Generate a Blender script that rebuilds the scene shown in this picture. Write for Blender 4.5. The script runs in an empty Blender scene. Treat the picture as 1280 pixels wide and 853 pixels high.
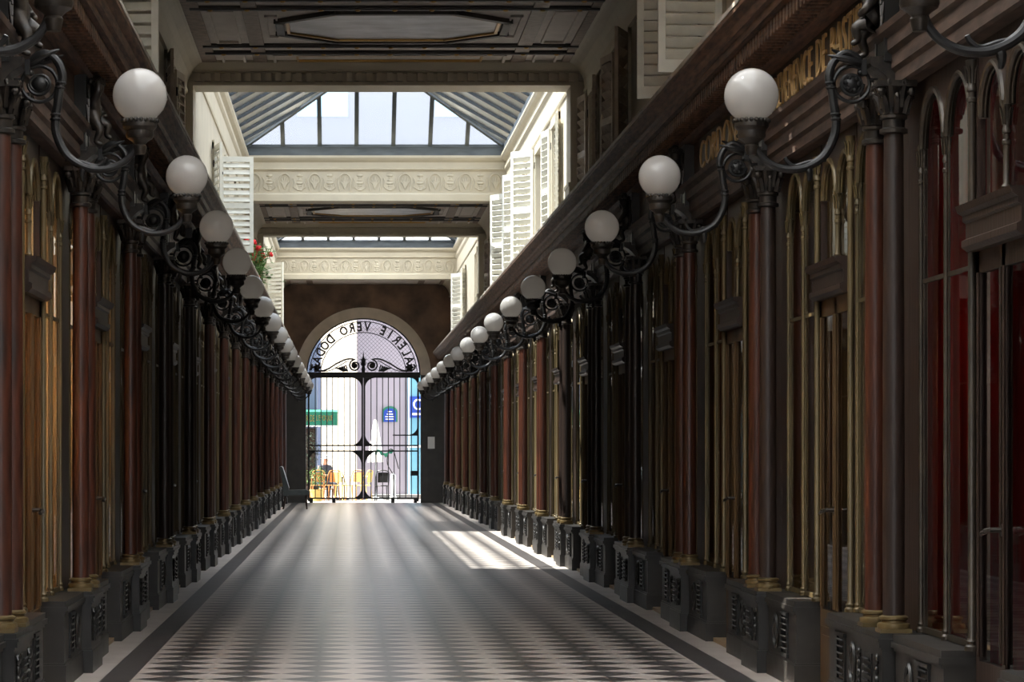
import bpy, math, random
from mathutils import Vector, Matrix
random.seed(7)
PI = math.pi
SC = bpy.context.scene
COL = SC.collection
CAMX, CAMZ, F = -0.515, 1.47, 3500.0
Y0, BAY = 14.65, 4.30            # first lamp / column pair, bay length
END = 80.5                       # end wall
ORD = ['first', 'second', 'third', 'fourth', 'fifth', 'sixth', 'seventh', 'eighth', 'ninth', 'tenth', 'eleventh',
       'twelfth', 'thirteenth', 'fourteenth', 'fifteenth', 'sixteenth', 'seventeenth', 'eighteenth']

# ------------------------------------------------------------------ materials
def lin(c):
    return tuple(((v / 255) / 12.92 if v / 255 <= .04045 else ((v / 255 + .055) / 1.055) ** 2.4) for v in c) + (1,)

def mat(name, rgb, rough=.5, metal=0., var=.25, scale=6., stretch=(1, 1, 1), bump=0., rgb2=None, spec=.5, coat=0.):
    m = bpy.data.materials.new(name); m.use_nodes = True
    nt = m.node_tree; b = nt.nodes['Principled BSDF']
    b.inputs['Roughness'].default_value = rough; b.inputs['Metallic'].default_value = metal
    b.inputs['Specular IOR Level'].default_value = spec
    b.inputs['Coat Weight'].default_value = coat
    b.inputs['Coat Roughness'].default_value = .15
    c = lin(rgb)
    if var > 0:
        tc = nt.nodes.new('ShaderNodeTexCoord'); mp = nt.nodes.new('ShaderNodeMapping')
        mp.inputs['Scale'].default_value = stretch
        nz = nt.nodes.new('ShaderNodeTexNoise'); nz.inputs['Scale'].default_value = scale
        nz.inputs['Detail'].default_value = 5
        rp = nt.nodes.new('ShaderNodeValToRGB')
        c2 = lin(rgb2) if rgb2 else tuple(v * (1 - var) for v in c[:3]) + (1,)
        rp.color_ramp.elements[0].position = .3; rp.color_ramp.elements[1].position = .7
        rp.color_ramp.elements[0].color = c2; rp.color_ramp.elements[1].color = c
        nt.links.new(tc.outputs['Object'], mp.inputs[0]); nt.links.new(mp.outputs[0], nz.inputs[0])
        nt.links.new(nz.outputs[0], rp.inputs[0]); nt.links.new(rp.outputs[0], b.inputs['Base Color'])
        if bump:
            bp = nt.nodes.new('ShaderNodeBump'); bp.inputs['Strength'].default_value = bump
            bp.inputs['Distance'].default_value = .01
            nt.links.new(nz.outputs[0], bp.inputs['Height']); nt.links.new(bp.outputs[0], b.inputs['Normal'])
    else:
        b.inputs['Base Color'].default_value = c
    return m

def glass_mat(name, tint=(235, 238, 235), ior=1.5, rough=.02, trans=None, milk=0., milk_rgb=(225, 232, 240)):
    m = bpy.data.materials.new(name); m.use_nodes = True
    nt = m.node_tree; nt.nodes.clear()
    out = nt.nodes.new('ShaderNodeOutputMaterial'); mix = nt.nodes.new('ShaderNodeMixShader')
    tr = nt.nodes.new('ShaderNodeBsdfTransparent'); tr.inputs[0].default_value = lin(tint)
    gl = nt.nodes.new('ShaderNodeBsdfGlossy'); gl.inputs['Roughness'].default_value = rough
    fr = nt.nodes.new('ShaderNodeFresnel'); fr.inputs['IOR'].default_value = ior
    base = tr
    if milk:
        tl = nt.nodes.new('ShaderNodeBsdfTranslucent'); tl.inputs[0].default_value = lin(milk_rgb)
        df = nt.nodes.new('ShaderNodeBsdfDiffuse'); df.inputs[0].default_value = lin(milk_rgb)
        m1 = nt.nodes.new('ShaderNodeMixShader'); m1.inputs[0].default_value = .22
        nt.links.new(tl.outputs[0], m1.inputs[1]); nt.links.new(df.outputs[0], m1.inputs[2])
        m2 = nt.nodes.new('ShaderNodeMixShader'); m2.inputs[0].default_value = milk
        nt.links.new(tr.outputs[0], m2.inputs[1]); nt.links.new(m1.outputs[0], m2.inputs[2])
        base = m2
    nt.links.new(fr.outputs[0], mix.inputs[0]); nt.links.new(base.outputs[0], mix.inputs[1])
    nt.links.new(gl.outputs[0], mix.inputs[2]); nt.links.new(mix.outputs[0], out.inputs[0])
    return m

M = {}
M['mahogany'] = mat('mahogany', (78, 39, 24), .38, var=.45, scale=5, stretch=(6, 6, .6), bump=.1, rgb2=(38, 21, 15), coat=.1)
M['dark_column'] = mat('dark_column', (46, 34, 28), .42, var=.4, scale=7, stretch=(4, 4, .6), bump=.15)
M['bronze'] = mat('bronze', (58, 50, 42), .42, .35, var=.45, scale=22, bump=.3, rgb2=(26, 24, 22))
M['iron'] = mat('iron', (30, 29, 28), .45, .3, var=.3, scale=18, bump=.15)
M['black_paint'] = mat('black_paint', (37, 35, 32), .38, var=.5, scale=9, bump=.3, rgb2=(19, 19, 17))
M['black_stone'] = mat('black_stone', (46, 43, 39), .42, var=.5, scale=7, bump=.25)
M['brass'] = mat('brass', (100, 84, 54), .45, .3, var=.25, scale=6, stretch=(2, 2, .25), bump=.05, rgb2=(66, 58, 38))
M['bright_brass'] = mat('bright_brass', (118, 100, 66), .38, .5, var=.3, scale=20)
M['wood_trim'] = mat('wood_trim', (104, 77, 60), .6, var=.55, scale=9, stretch=(4, .4, 4), bump=.5, rgb2=(40, 30, 25), spec=.25)
M['frieze_wood'] = mat('frieze_wood', (82, 65, 55), .6, var=.5, scale=7, stretch=(3, .6, 3), bump=.3, rgb2=(40, 32, 28), spec=.25)
M['dark_wood'] = mat('dark_wood', (50, 36, 28), .45, var=.45, scale=8, stretch=(4, 4, .5), bump=.2, spec=.3)
M['door_wood'] = mat('door_wood', (88, 66, 40), .45, var=.4, scale=6, stretch=(6, 6, .5), bump=.1, spec=.3)
M['roof_grey'] = mat('roof_grey', (84, 84, 92), .8, var=.15, scale=.7)
M['light_oak'] = mat('light_oak', (168, 142, 106), .45, var=.35, scale=5, stretch=(4, 4, .5))
M['cream'] = mat('cream', (194, 184, 162), .6, var=.1, scale=3, bump=.05)
M['wall_cream'] = mat('wall_cream', (192, 182, 162), .65, var=.12, scale=2, bump=.05)
M['ceil'] = mat('ceil', (214, 204, 194), .7, var=.15, scale=4)
M['ceil_band'] = mat('ceil_band', (150, 128, 110), .6, var=.5, scale=11, bump=.5)
M['ceil_dark'] = mat('ceil_dark', (70, 66, 62), .6, var=.3, scale=8)
M['ceil_paint'] = mat('ceil_paint', (196, 198, 204), .35, var=.4, scale=2.2, stretch=(1, 2, 1), rgb2=(140, 142, 146))
M['gold'] = mat('gold', (190, 150, 84), .35, .6, var=.2, scale=20)
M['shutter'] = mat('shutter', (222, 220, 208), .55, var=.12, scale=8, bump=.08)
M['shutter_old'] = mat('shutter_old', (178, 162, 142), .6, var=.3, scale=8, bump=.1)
M['steel'] = mat('steel', (62, 68, 72), .45, .2, var=.3, scale=10)
M['lead'] = mat('lead', (84, 92, 100), .5, .1, var=.4, scale=3, stretch=(1, 1, 4))
M['letter'] = mat('letter', (206, 170, 116), .45, .2, var=.2, scale=20)
M['mural'] = mat('mural', (142, 112, 90), .6, var=.7, scale=1.6, rgb2=(72, 58, 48))
M['archivolt'] = mat('archivolt', (222, 208, 190), .6, var=.2, scale=3)
M['pier'] = mat('pier', (58, 54, 50), .45, var=.4, scale=4)
def curtain_mat(name, rgb, rgb2, mixf=.55):
    m = mat(name, rgb, .65, var=.4, scale=2, stretch=(1, 5, .4), rgb2=rgb2, spec=.2)
    nt = m.node_tree; b = nt.nodes['Principled BSDF']; o = nt.nodes['Material Output']
    tl = nt.nodes.new('ShaderNodeBsdfTranslucent'); mx = nt.nodes.new('ShaderNodeMixShader'); mx.inputs[0].default_value = mixf
    src = b.inputs['Base Color'].links[0].from_socket
    nt.links.new(src, tl.inputs[0]); nt.links.new(b.outputs[0], mx.inputs[1]); nt.links.new(tl.outputs[0], mx.inputs[2]); nt.links.new(mx.outputs[0], o.inputs[0])
    return m
M['red'] = curtain_mat('red_curtain', (150, 22, 30), (92, 12, 20))
M['beige'] = curtain_mat('beige_curtain', (238, 212, 178), (216, 188, 152))
M['taupe'] = curtain_mat('taupe_curtain', (112, 78, 58), (70, 48, 38))
M['olive'] = curtain_mat('olive_curtain', (112, 86, 50), (70, 54, 34))
M['grey'] = curtain_mat('grey_curtain', (84, 74, 66), (52, 46, 42))
M['dark_bronze'] = mat('dark_bronze', (66, 56, 44), .4, .3, var=.3, scale=8, bump=.1, rgb2=(38, 33, 27))
M['worn_lit_edge'] = mat('worn_lit_edge', (168, 158, 146), .6, var=.45, scale=5, stretch=(3, .6, 3))
M['interior'] = mat('interior', (60, 46, 38), .7, var=.3, scale=3)
M['paper'] = mat('paper', (226, 224, 218), .7, var=.05)
M['leaf'] = mat('leaf', (86, 128, 56), .5, var=.4, scale=12)
M['dark_leaf'] = mat('dark_leaf', (38, 58, 40), .5, var=.4, scale=12)
M['petal'] = mat('petal', (226, 34, 40), .5, var=.2, scale=12)
M['terracotta'] = mat('terracotta', (176, 100, 66), .7, var=.2)
M['upholstery'] = mat('upholstery', (52, 58, 58), .6, var=.3, scale=10)
M['pale_cloth'] = mat('pale_cloth', (200, 206, 208), .6, var=.15, scale=8)
M['street'] = mat('street', (150, 146, 140), .8, var=.15, scale=1.5)
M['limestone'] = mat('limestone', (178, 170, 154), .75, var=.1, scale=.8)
M['shade_lavender'] = mat('shade_lavender', (164, 157, 167), .75, var=.08, scale=.8)  # violet-grey shade of the corner front, put into its wall colour
M['shaded_blue_wall'] = mat('shaded_blue_wall', (96, 108, 132), .75, var=.08, scale=.8)  # facades in shade: the bluish cast is put into the colour
M['awning'] = mat('awning', (18, 110, 86), .7, var=.15)
M['plaque_blue'] = mat('plaque_blue', (38, 72, 168), .4, var=.05)
M['plaque_green'] = mat('plaque_green', (44, 120, 96), .4, var=.05)
M['white'] = mat('white', (240, 240, 236), .6, var=.04)
M['cyan_glass'] = mat('cyan_glass', (120, 176, 198), .2, var=.15, scale=2)
M['rattan'] = mat('rattan', (206, 140, 78), .6, var=.4, scale=40, bump=.3)
M['rattan_yellow'] = mat('rattan_yellow', (228, 196, 112), .6, var=.3, scale=40)
M['skin'] = mat('skin', (206, 152, 124), .5, var=.05)
M['dark_cloth'] = mat('dark_cloth', (36, 40, 52), .7, var=.2)
M['glass'] = glass_mat('shop_glass', (232, 234, 226), 1.5)
M['sky_glass'] = glass_mat('ribbed_skylight_glass', (232, 238, 242), 1.08, .3, milk=.3, milk_rgb=(150, 158, 170))
M['sky_glass_dull'] = glass_mat('frosted_skylight_glass', (186, 189, 192), 1.08, .3, milk=.95, milk_rgb=(224, 227, 231))
M['sky_glass_mid'] = glass_mat('cloudy_skylight_glass', (220, 224, 228), 1.08, .3, milk=.88, milk_rgb=(214, 220, 226))
M['globe'] = None

def globe_mat():
    m = bpy.data.materials.new('frosted_globe_glass'); m.use_nodes = True
    nt = m.node_tree; nt.nodes.clear()
    out = nt.nodes.new('ShaderNodeOutputMaterial')
    tl = nt.nodes.new('ShaderNodeBsdfTranslucent'); tl.inputs[0].default_value = lin((170, 167, 163))
    df = nt.nodes.new('ShaderNodeBsdfDiffuse'); df.inputs[0].default_value = lin((170, 167, 163))
    a = nt.nodes.new('ShaderNodeMixShader'); a.inputs[0].default_value = .55
    gl = nt.nodes.new('ShaderNodeBsdfGlossy'); gl.inputs['Roughness'].default_value = .12
    fr = nt.nodes.new('ShaderNodeFresnel'); fr.inputs['IOR'].default_value = 1.45
    b = nt.nodes.new('ShaderNodeMixShader')
    nt.links.new(tl.outputs[0], a.inputs[1]); nt.links.new(df.outputs[0], a.inputs[2])
    nt.links.new(fr.outputs[0], b.inputs[0]); nt.links.new(a.outputs[0], b.inputs[1]); nt.links.new(gl.outputs[0], b.inputs[2])
    nt.links.new(b.outputs[0], out.inputs[0])
    return m
M['globe'] = globe_mat()
def bulb_mat():
    m = bpy.data.materials.new('lit_bulb'); m.use_nodes = True
    b = m.node_tree.nodes['Principled BSDF']; b.inputs['Emission Color'].default_value = lin((255, 246, 232)); b.inputs['Emission Strength'].default_value = 1.3
    return m
M['bulb'] = bulb_mat()

def floor_mat():
    m = bpy.data.materials.new('marble_floor'); m.use_nodes = True
    nt = m.node_tree; b = nt.nodes['Principled BSDF']; N = nt.nodes.new; L = nt.links.new
    geo = N('ShaderNodeNewGeometry'); sep = N('ShaderNodeSeparateXYZ'); L(geo.outputs['Position'], sep.inputs[0])
    def mth(op, a, bb=None):
        n = N('ShaderNodeMath'); n.operation = op
        for i, v in enumerate((a, bb)):
            if v is None: continue
            if isinstance(v, (int, float)): n.inputs[i].default_value = v
            else: L(v, n.inputs[i])
        return n.outputs[0]
    W, P = .47625, .4500
    fa = mth('ABSOLUTE', mth('SUBTRACT', mth('FRACT', mth('ADD', mth('DIVIDE', sep.outputs[0], W), 8.0)), .5))
    fb = mth('ABSOLUTE', mth('SUBTRACT', mth('FRACT', mth('ADD', mth('DIVIDE', mth('SUBTRACT', sep.outputs[1], 18.09), P), 60.5)), .5))
    dark = mth('LESS_THAN', mth('ADD', fa, fb), .5)
    ax = mth('ABSOLUTE', sep.outputs[0])
    inside = mth('LESS_THAN', ax, 1.905)
    stripe = mth('MULTIPLY', mth('GREATER_THAN', ax, 1.905), mth('LESS_THAN', ax, 2.10))
    msk = mth('MAXIMUM', mth('MULTIPLY', dark, inside), stripe)
    nz = N('ShaderNodeTexNoise'); nz.inputs['Scale'].default_value = 2.2; nz.inputs['Detail'].default_value = 6
    L(geo.outputs['Position'], nz.inputs['Vector'])
    def ramp(c1, c2):
        r = N('ShaderNodeValToRGB'); r.color_ramp.elements[0].color = lin(c1); r.color_ramp.elements[1].color = lin(c2)
        r.color_ramp.elements[0].position = .3; r.color_ramp.elements[1].position = .7
        L(nz.outputs[0], r.inputs[0]); return r.outputs[0]
    mx = N('ShaderNodeMix'); mx.data_type = 'RGBA'
    L(msk, mx.inputs[0]); L(ramp((176, 164, 154), (206, 196, 188)), mx.inputs[6]); L(ramp((66, 62, 61), (90, 86, 84)), mx.inputs[7])
    L(mx.outputs[2], b.inputs['Base Color'])
    rr = N('ShaderNodeMapRange'); rr.inputs[3].default_value = .25; rr.inputs[4].default_value = .36
    L(nz.outputs[0], rr.inputs[0]); L(rr.outputs[0], b.inputs['Roughness'])
    b.inputs['Specular IOR Level'].default_value = .45
    return m
M['floor'] = floor_mat()

# ------------------------------------------------------------------ mesh builder
class MB:
    def __init__(s): s.v = []; s.f = []; s.s = []
    def add(s, vs, fs, smooth=False):
        n = len(s.v); s.v.extend([tuple(p) for p in vs])
        for f in fs: s.f.append(tuple(i + n for i in f)); s.s.append(smooth)
        return s
    def box(s, x0, x1, y0, y1, z0, z1):
        if x0 > x1: x0, x1 = x1, x0
        if y0 > y1: y0, y1 = y1, y0
        vs = [(x, y, z) for x in (x0, x1) for y in (y0, y1) for z in (z0, z1)]
        return s.add(vs, [(0, 1, 3, 2), (4, 6, 7, 5), (0, 4, 5, 1), (2, 3, 7, 6), (0, 2, 6, 4), (1, 5, 7, 3)])
    def obox(s, c, ax, ay, az):
        """box from centre and three half-axis vectors"""
        c, ax, ay, az = map(Vector, (c, ax, ay, az))
        vs = [c + i * ax + j * ay + k * az for i in (-1, 1) for j in (-1, 1) for k in (-1, 1)]
        return s.add(vs, [(0, 1, 3, 2), (4, 6, 7, 5), (0, 4, 5, 1), (2, 3, 7, 6), (0, 2, 6, 4), (1, 5, 7, 3)])
    def bar(s, p, q, w, h, up=(0, 0, 1)):
        p, q = Vector(p), Vector(q); d = (q - p); l = d.length; d.normalize()
        side = d.cross(Vector(up)); side.normalize(); u = side.cross(d)
        return s.obox((p + q) / 2, d * l / 2, side * w / 2, u * h / 2)
    def prism(s, prof, a0, a1, axis='y'):
        """closed polygon profile extruded along an axis: 'y' profile is (x,z); 'x' profile (y,z); 'z' profile (x,y)"""
        n = len(prof)
        def P(p, a): return {'y': (p[0], a, p[1]), 'x': (a, p[0], p[1]), 'z': (p[0], p[1], a)}[axis]
        vs = [P(p, a0) for p in prof] + [P(p, a1) for p in prof]
        fs = [(i, (i + 1) % n, n + (i + 1) % n, n + i) for i in range(n)]
        fs += [tuple(range(n))[::-1], tuple(range(n, 2 * n))]
        return s.add(vs, fs)
    def lathe(s, prof, c=(0, 0, 0), seg=14, axis='z', close=True):
        vs, fs = [], []
        for r, h in prof:
            for k in range(seg):
                a = 2 * PI * k / seg; x, y = r * math.cos(a), r * math.sin(a)
                p = {'z': (x, y, h), 'y': (x, h, y), 'x': (h, x, y)}[axis]
                vs.append((p[0] + c[0], p[1] + c[1], p[2] + c[2]))
        n = len(prof)
        for i in range(n - 1):
            for k in range(seg):
                k2 = (k + 1) % seg
                fs.append((i * seg + k, i * seg + k2, (i + 1) * seg + k2, (i + 1) * seg + k))
        if close:
            fs.append(tuple(range(seg))[::-1]); fs.append(tuple((n - 1) * seg + k for k in range(seg)))
        return s.add(vs, fs, True)
    def tube(s, pts, r, seg=8, closed=False):
        pts = [Vector(p) for p in pts]; n = len(pts)
        rs = r if isinstance(r, (list, tuple)) else [r] * n
        vs, fs = [], []
        ref = None
        for i, p in enumerate(pts):
            if closed: t = pts[(i + 1) % n] - pts[i - 1]
            else: t = pts[min(i + 1, n - 1)] - pts[max(i - 1, 0)]
            t.normalize()
            if ref is None:
                ref = Vector((0, 1, 0)) if abs(t.y) < .9 else Vector((1, 0, 0))
            a = ref - t * ref.dot(t); a.normalize(); b = t.cross(a); ref = a
            for k in range(seg):
                th = 2 * PI * k / seg
                vs.append(p + (a * math.cos(th) + b * math.sin(th)) * rs[i])
        for i in range(n if closed else n - 1):
            j = (i + 1) % n
            for k in range(seg):
                k2 = (k + 1) % seg
                fs.append((i * seg + k, i * seg + k2, j * seg + k2, j * seg + k))
        if not closed:
            fs.append(tuple(range(seg))[::-1]); fs.append(tuple((n - 1) * seg + k for k in range(seg)))
        return s.add(vs, fs, True)
    def ball(s, c, r, seg=14, rings=9, squash=(1, 1, 1)):
        vs, fs = [(c[0], c[1], c[2] - r * squash[2])], []
        for i in range(1, rings):
            ph = -PI / 2 + PI * i / rings
            for k in range(seg):
                a = 2 * PI * k / seg
                vs.append((c[0] + r * squash[0] * math.cos(ph) * math.cos(a), c[1] + r * squash[1] * math.cos(ph) * math.sin(a), c[2] + r * squash[2] * math.sin(ph)))
        vs.append((c[0], c[1], c[2] + r * squash[2])); top = len(vs) - 1
        for k in range(seg):
            k2 = (k + 1) % seg
            fs.append((0, 1 + k2, 1 + k)); fs.append((top, top - seg + k, top - seg + k2))
            for i in range(rings - 2):
                a = 1 + i * seg
                fs.append((a + k, a + k2, a + seg + k2, a + seg + k))
        return s.add(vs, fs, True)
    def build(s, name, m, parent=None, loc=(0, 0, 0), sharp=35, **tags):
        me = bpy.data.meshes.new(name); me.from_pydata(s.v, [], s.f); me.update()
        me.polygons.foreach_set('use_smooth', s.s)
        if any(s.s): me.set_sharp_from_angle(angle=math.radians(sharp))
        me.materials.append(M[m] if isinstance(m, str) else m)
        return link(name, me, parent, loc, **tags)

def link(name, me, parent=None, loc=(0, 0, 0), **tags):
    o = bpy.data.objects.new(name, me); COL.objects.link(o); o.location = loc
    if parent: o.parent = parent
    for k, v in tags.items(): o[k] = v
    return o

def thing(name, label, cat, loc=(0, 0, 0), rz=0., group=None, kind='thing'):
    o = bpy.data.objects.new(name, None); COL.objects.link(o)
    o.location = loc; o.rotation_euler = (0, 0, rz); o.empty_display_size = .1
    o['label'] = label; o['category'] = cat; o['kind'] = kind
    if group: o['group'] = group
    return o

def copy_tree(o, parent=None):
    kids = KIDS.get(o.name)
    if kids is None:
        kids = [c for c in bpy.data.objects if c.parent == o]; KIDS[o.name] = kids
    c = o.copy(); COL.objects.link(c)
    if parent: c.parent = parent
    for k in kids: copy_tree(k, c)
    return c
KIDS = {}

def place(proto, used, loc, rz, label, **swap):
    """the first call moves the prototype itself, later calls copy it"""
    o = proto if not used else copy_tree(proto)
    o.location = loc; o.rotation_euler = (0, 0, rz); o['label'] = label
    return o

def recolour(root, stemname, m):
    """give one copied thing's parts of a kind their own mesh data with another material"""
    for c in root.children:
        if c.name.split('.')[0] == stemname:
            c.data = c.data.copy(); c.data.materials[0] = M[m]

def arc(cx, cz, r, a0, a1, n):
    return [(cx + r * math.cos(math.radians(a0 + (a1 - a0) * i / n)), cz + r * math.sin(math.radians(a0 + (a1 - a0) * i / n))) for i in range(n + 1)]

def side_pos(side, w, y, z=0.):
    return (side * w, y, z)
def side_rz(side):           # things are modelled for the right wall: +x runs into the wall
    return 0. if side > 0 else PI
SIDE = {1: 'right', -1: 'left'}
GC = 2.30                     # facade reference plane (distance from the gallery axis)

# ------------------------------------------------------------------ floor, lower walls, ends
MB().box(-2.45, 2.45, -6, END + .35, -.2, 0).build('floor', 'floor', kind='structure')
for s in (1, -1):
    MB().box(s * 3.6, s * 3.8, -6, END, -.2, 4.3).build('wall_' + SIDE[s], 'interior', kind='structure')
    MB().box(s * 2.45, s * 3.6, -6, END, -.2, -.01).build('floor_' + SIDE[s], 'interior', kind='structure')
    MB().box(s * 2.42, s * 3.6, -6, (6.0 if s > 0 else 10.3), 0, 3.36).build('wall_near_' + SIDE[s], 'dark_wood', kind='structure')
    MB().box(s * 2.48, s * 3.6, -6, END, 3.40, 3.6).build('ceiling_shop_' + SIDE[s], 'interior', kind='structure')

# ------------------------------------------------------------------ entablature (trim) on both sides
for s in (1, -1):
    r = thing('trim_' + SIDE[s], 'x', 'x', kind='structure'); del r['label'], r['category']
    prof = [(2.62, 3.37), (2.35, 3.37), (2.33, 3.38), (2.33, 3.44), (2.31, 3.46), (2.31, 3.53), (2.285, 3.55), (2.285, 3.61), (2.25, 3.64), (2.24, 3.67), (2.35, 3.685), (2.35, 3.70), (2.62, 3.70)]
    MB().prism([(s * x, z) for x, z in prof], -6, END).build('architrave', 'frieze_wood', r)
    MB().box(s * 2.35, s * 2.62, -6, END, 3.70, 4.0).build('frieze', 'frieze_wood', r)
    prof = [(2.62, 4.0), (2.35, 4.0), (2.30, 4.015), (2.26, 4.05), (2.24, 4.06), (2.24, 4.12), (2.13, 4.125), (2.10, 4.14), (2.06, 4.145), (2.05, 4.19), (2.02, 4.20), (2.0, 4.24), (1.965, 4.27), (1.956, 4.28), (1.956, 4.31), (2.62, 4.31)]
    MB().prism([(s * x, z) for x, z in prof], -6, END).build('cornice', 'wood_trim', r)
    MB().box(s * 1.950, s * 2.44, -6, END, 4.311, 4.342).build('worn_lit_strip', 'worn_lit_edge', r)  # added strip: worn cornice edge with its sunlit highlight put into a pale colour
    # scalloped dentil course under the corona
    m = MB()
    y = 8.
    while y < 62:
        ys = [y + .04 * math.cos(PI * k / 6) for k in range(7)]
        zs = [4.135 - .06 - .045 * math.sin(PI * k / 6) for k in range(7)]
        pr = [(y + .04, 4.135)] + list(zip(ys, zs)) + [(y - .04, 4.135)]
        m.prism(pr, s * 2.095, s * 2.25, 'x')
        y += .125
    m.build('dentil_course', 'wood_trim', r)

# ------------------------------------------------------------------ twin columns and pedestals
def capital_mb(z0, z1, r0):
    m = MB(); h = z1 - z0
    m.lathe([(r0 * 1.0, z0 - .012), (r0 * 1.3, z0 - .006), (r0 * 1.3, z0 + .012), (r0 * 1.02, z0 + .02), (r0 * 1.05, z0 + .06), (r0 * 1.28, z0 + .068), (r0 * 1.28, z0 + .082), (r0 * 1.1, z0 + .09),
             (r0 * 1.15, z0 + h * .6), (r0 * 1.5, z0 + h * .85), (r0 * 1.75, z0 + h * .9)], seg=14)
    for ring, (zz, ln, out) in enumerate(((z0 + .09, h * .36, .6), (z0 + .12, h * .52, .95))):
        for k in range(8):
            a = 2 * PI * (k + ring * .5) / 8; c, sn = math.cos(a), math.sin(a)
            pts = [(r0 * 1.12, zz), (r0 * 1.3, zz + ln * .5), (r0 * (1.35 + out * .4), zz + ln * .9), (r0 * (1.5 + out * .5), zz + ln), (r0 * (1.55 + out * .5), zz + ln * .86)]
            m.tube([(q * c, q * sn, h_) for q, h_ in pts], [.018, .02, .016, .012, .006], 5)
    for k in range(4):
        a = PI / 4 + k * PI / 2
        m.ball((r0 * 1.95 * math.cos(a), r0 * 1.95 * math.sin(a), z1 - .055), .024, 8, 6)
    b = r0 * 1.8
    m.box(-b, b, -b, b, z1 - .03, z1)
    return m

def make_column(shaft):
    t = thing('column', 'x', 'column', group=None)
    R = .056
    b = MB(); b.box(-.08, .08, -.08, .08, .541, .562)
    b.lathe([(.083, .562), (.086, .575), (.083, .588), (.066, .594), (.064, .604), (.075, .611), (.075, .622), (.06, .63)], seg=18)
    b.build('base', 'bright_brass', t)
    MB().lathe([(R, .63), (R * 1.02, 1.2), (R * .98, 2.2), (R * .9, 3.06), (R * .88, 3.115)], seg=18).build('shaft', shaft, t)
    capital_mb(3.115, 3.37, R).build('capital', 'bronze', t)
    return t

def make_pedestal():
    t = thing('pedestal', 'x', 'pedestal')
    f, hw = -.085, .36
    body = MB()
    def blk(x, w, z0, z1): body.box(x, .15, -w, w, z0, z1)
    blk(f - .012, hw + .012, 0, .15); blk(f - .004, hw + .004, .15, .165); blk(f, hw, .165, .455)
    blk(f - .006, hw + .006, .455, .47); blk(f - .018, hw + .018, .47, .50); blk(f - .026, hw + .026, .50, .515); blk(f - .012, hw + .012, .515, .54)
    body.build('body', 'black_paint', t)
    for sg in (-1, 1):     # carved drop ornament on the face below each column
        o = MB()
        yc = sg * .25
        o.ball((f - .006, yc, .40), .03, 10, 7, (.6, 1, 1)); o.ball((f - .006, yc, .345), .02, 8, 6, (.8, 1, 1.3))
        o.ball((f - .006, yc, .29), .026, 8, 6, (.7, 1, 1.2)); o.ball((f - .006, yc, .235), .016, 8, 6, (.8, 1, 1.8))
        o.tube([(f - .004, yc - .03, .42), (f - .012, yc - .042, .40), (f - .006, yc - .03, .385)], .007, 5)
        o.tube([(f - .004, yc + .03, .42), (f - .012, yc + .042, .40), (f - .006, yc + .03, .385)], .007, 5)
        o.tube([(f - .004, yc, .43), (f - .004, yc, .21)], .009, 5)
        o.build('ornament', 'black_paint', t)
    v = MB()
    v.box(f - .008, f + .01, -.1, .1, .2, .42)
    for k in range(5): v.obox((f - .012, 0, .235 + k * .037), (.010, 0, -.010), (0, .082, 0), (.003, 0, .003))
    v.build('vent_grille', 'iron', t)
    return t

colA, colB, ped = make_column('mahogany'), make_column('dark_column'), make_pedestal()
used = {'A': 0, 'B': 0, 'P': 0}
for s in (1, -1):
    for n in range(-1, 16):
        yc = Y0 + n * BAY
        o = place(ped, used['P'], side_pos(s, GC, yc), side_rz(s), f'black panelled pedestal under the {ORD[n] if n >= 0 else "outermost"} pair of columns on the {SIDE[s]} side'); used['P'] = 1
        o['group'] = 'pedestals along the ' + SIDE[s] + ' shopfronts'
        for k, dy in ((0, -.25), (1, .25)):
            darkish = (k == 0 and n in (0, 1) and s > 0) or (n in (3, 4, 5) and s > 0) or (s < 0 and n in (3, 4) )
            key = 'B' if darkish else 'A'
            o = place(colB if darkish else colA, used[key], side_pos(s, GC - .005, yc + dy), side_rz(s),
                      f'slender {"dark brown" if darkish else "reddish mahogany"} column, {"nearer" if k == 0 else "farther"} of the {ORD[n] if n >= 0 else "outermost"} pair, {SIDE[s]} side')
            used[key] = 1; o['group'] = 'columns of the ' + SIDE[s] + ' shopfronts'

# ------------------------------------------------------------------ shopfronts
def light_pane(yc, hw, z0, zs, r, x):
    pts = [(yc - hw, z0), (yc + hw, z0)] + arc(yc, zs, hw, 0, 180, 14)
    return MB().add([(x, p[0], p[1]) for p in pts], [tuple(range(len(pts)))[::-1]])

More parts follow.
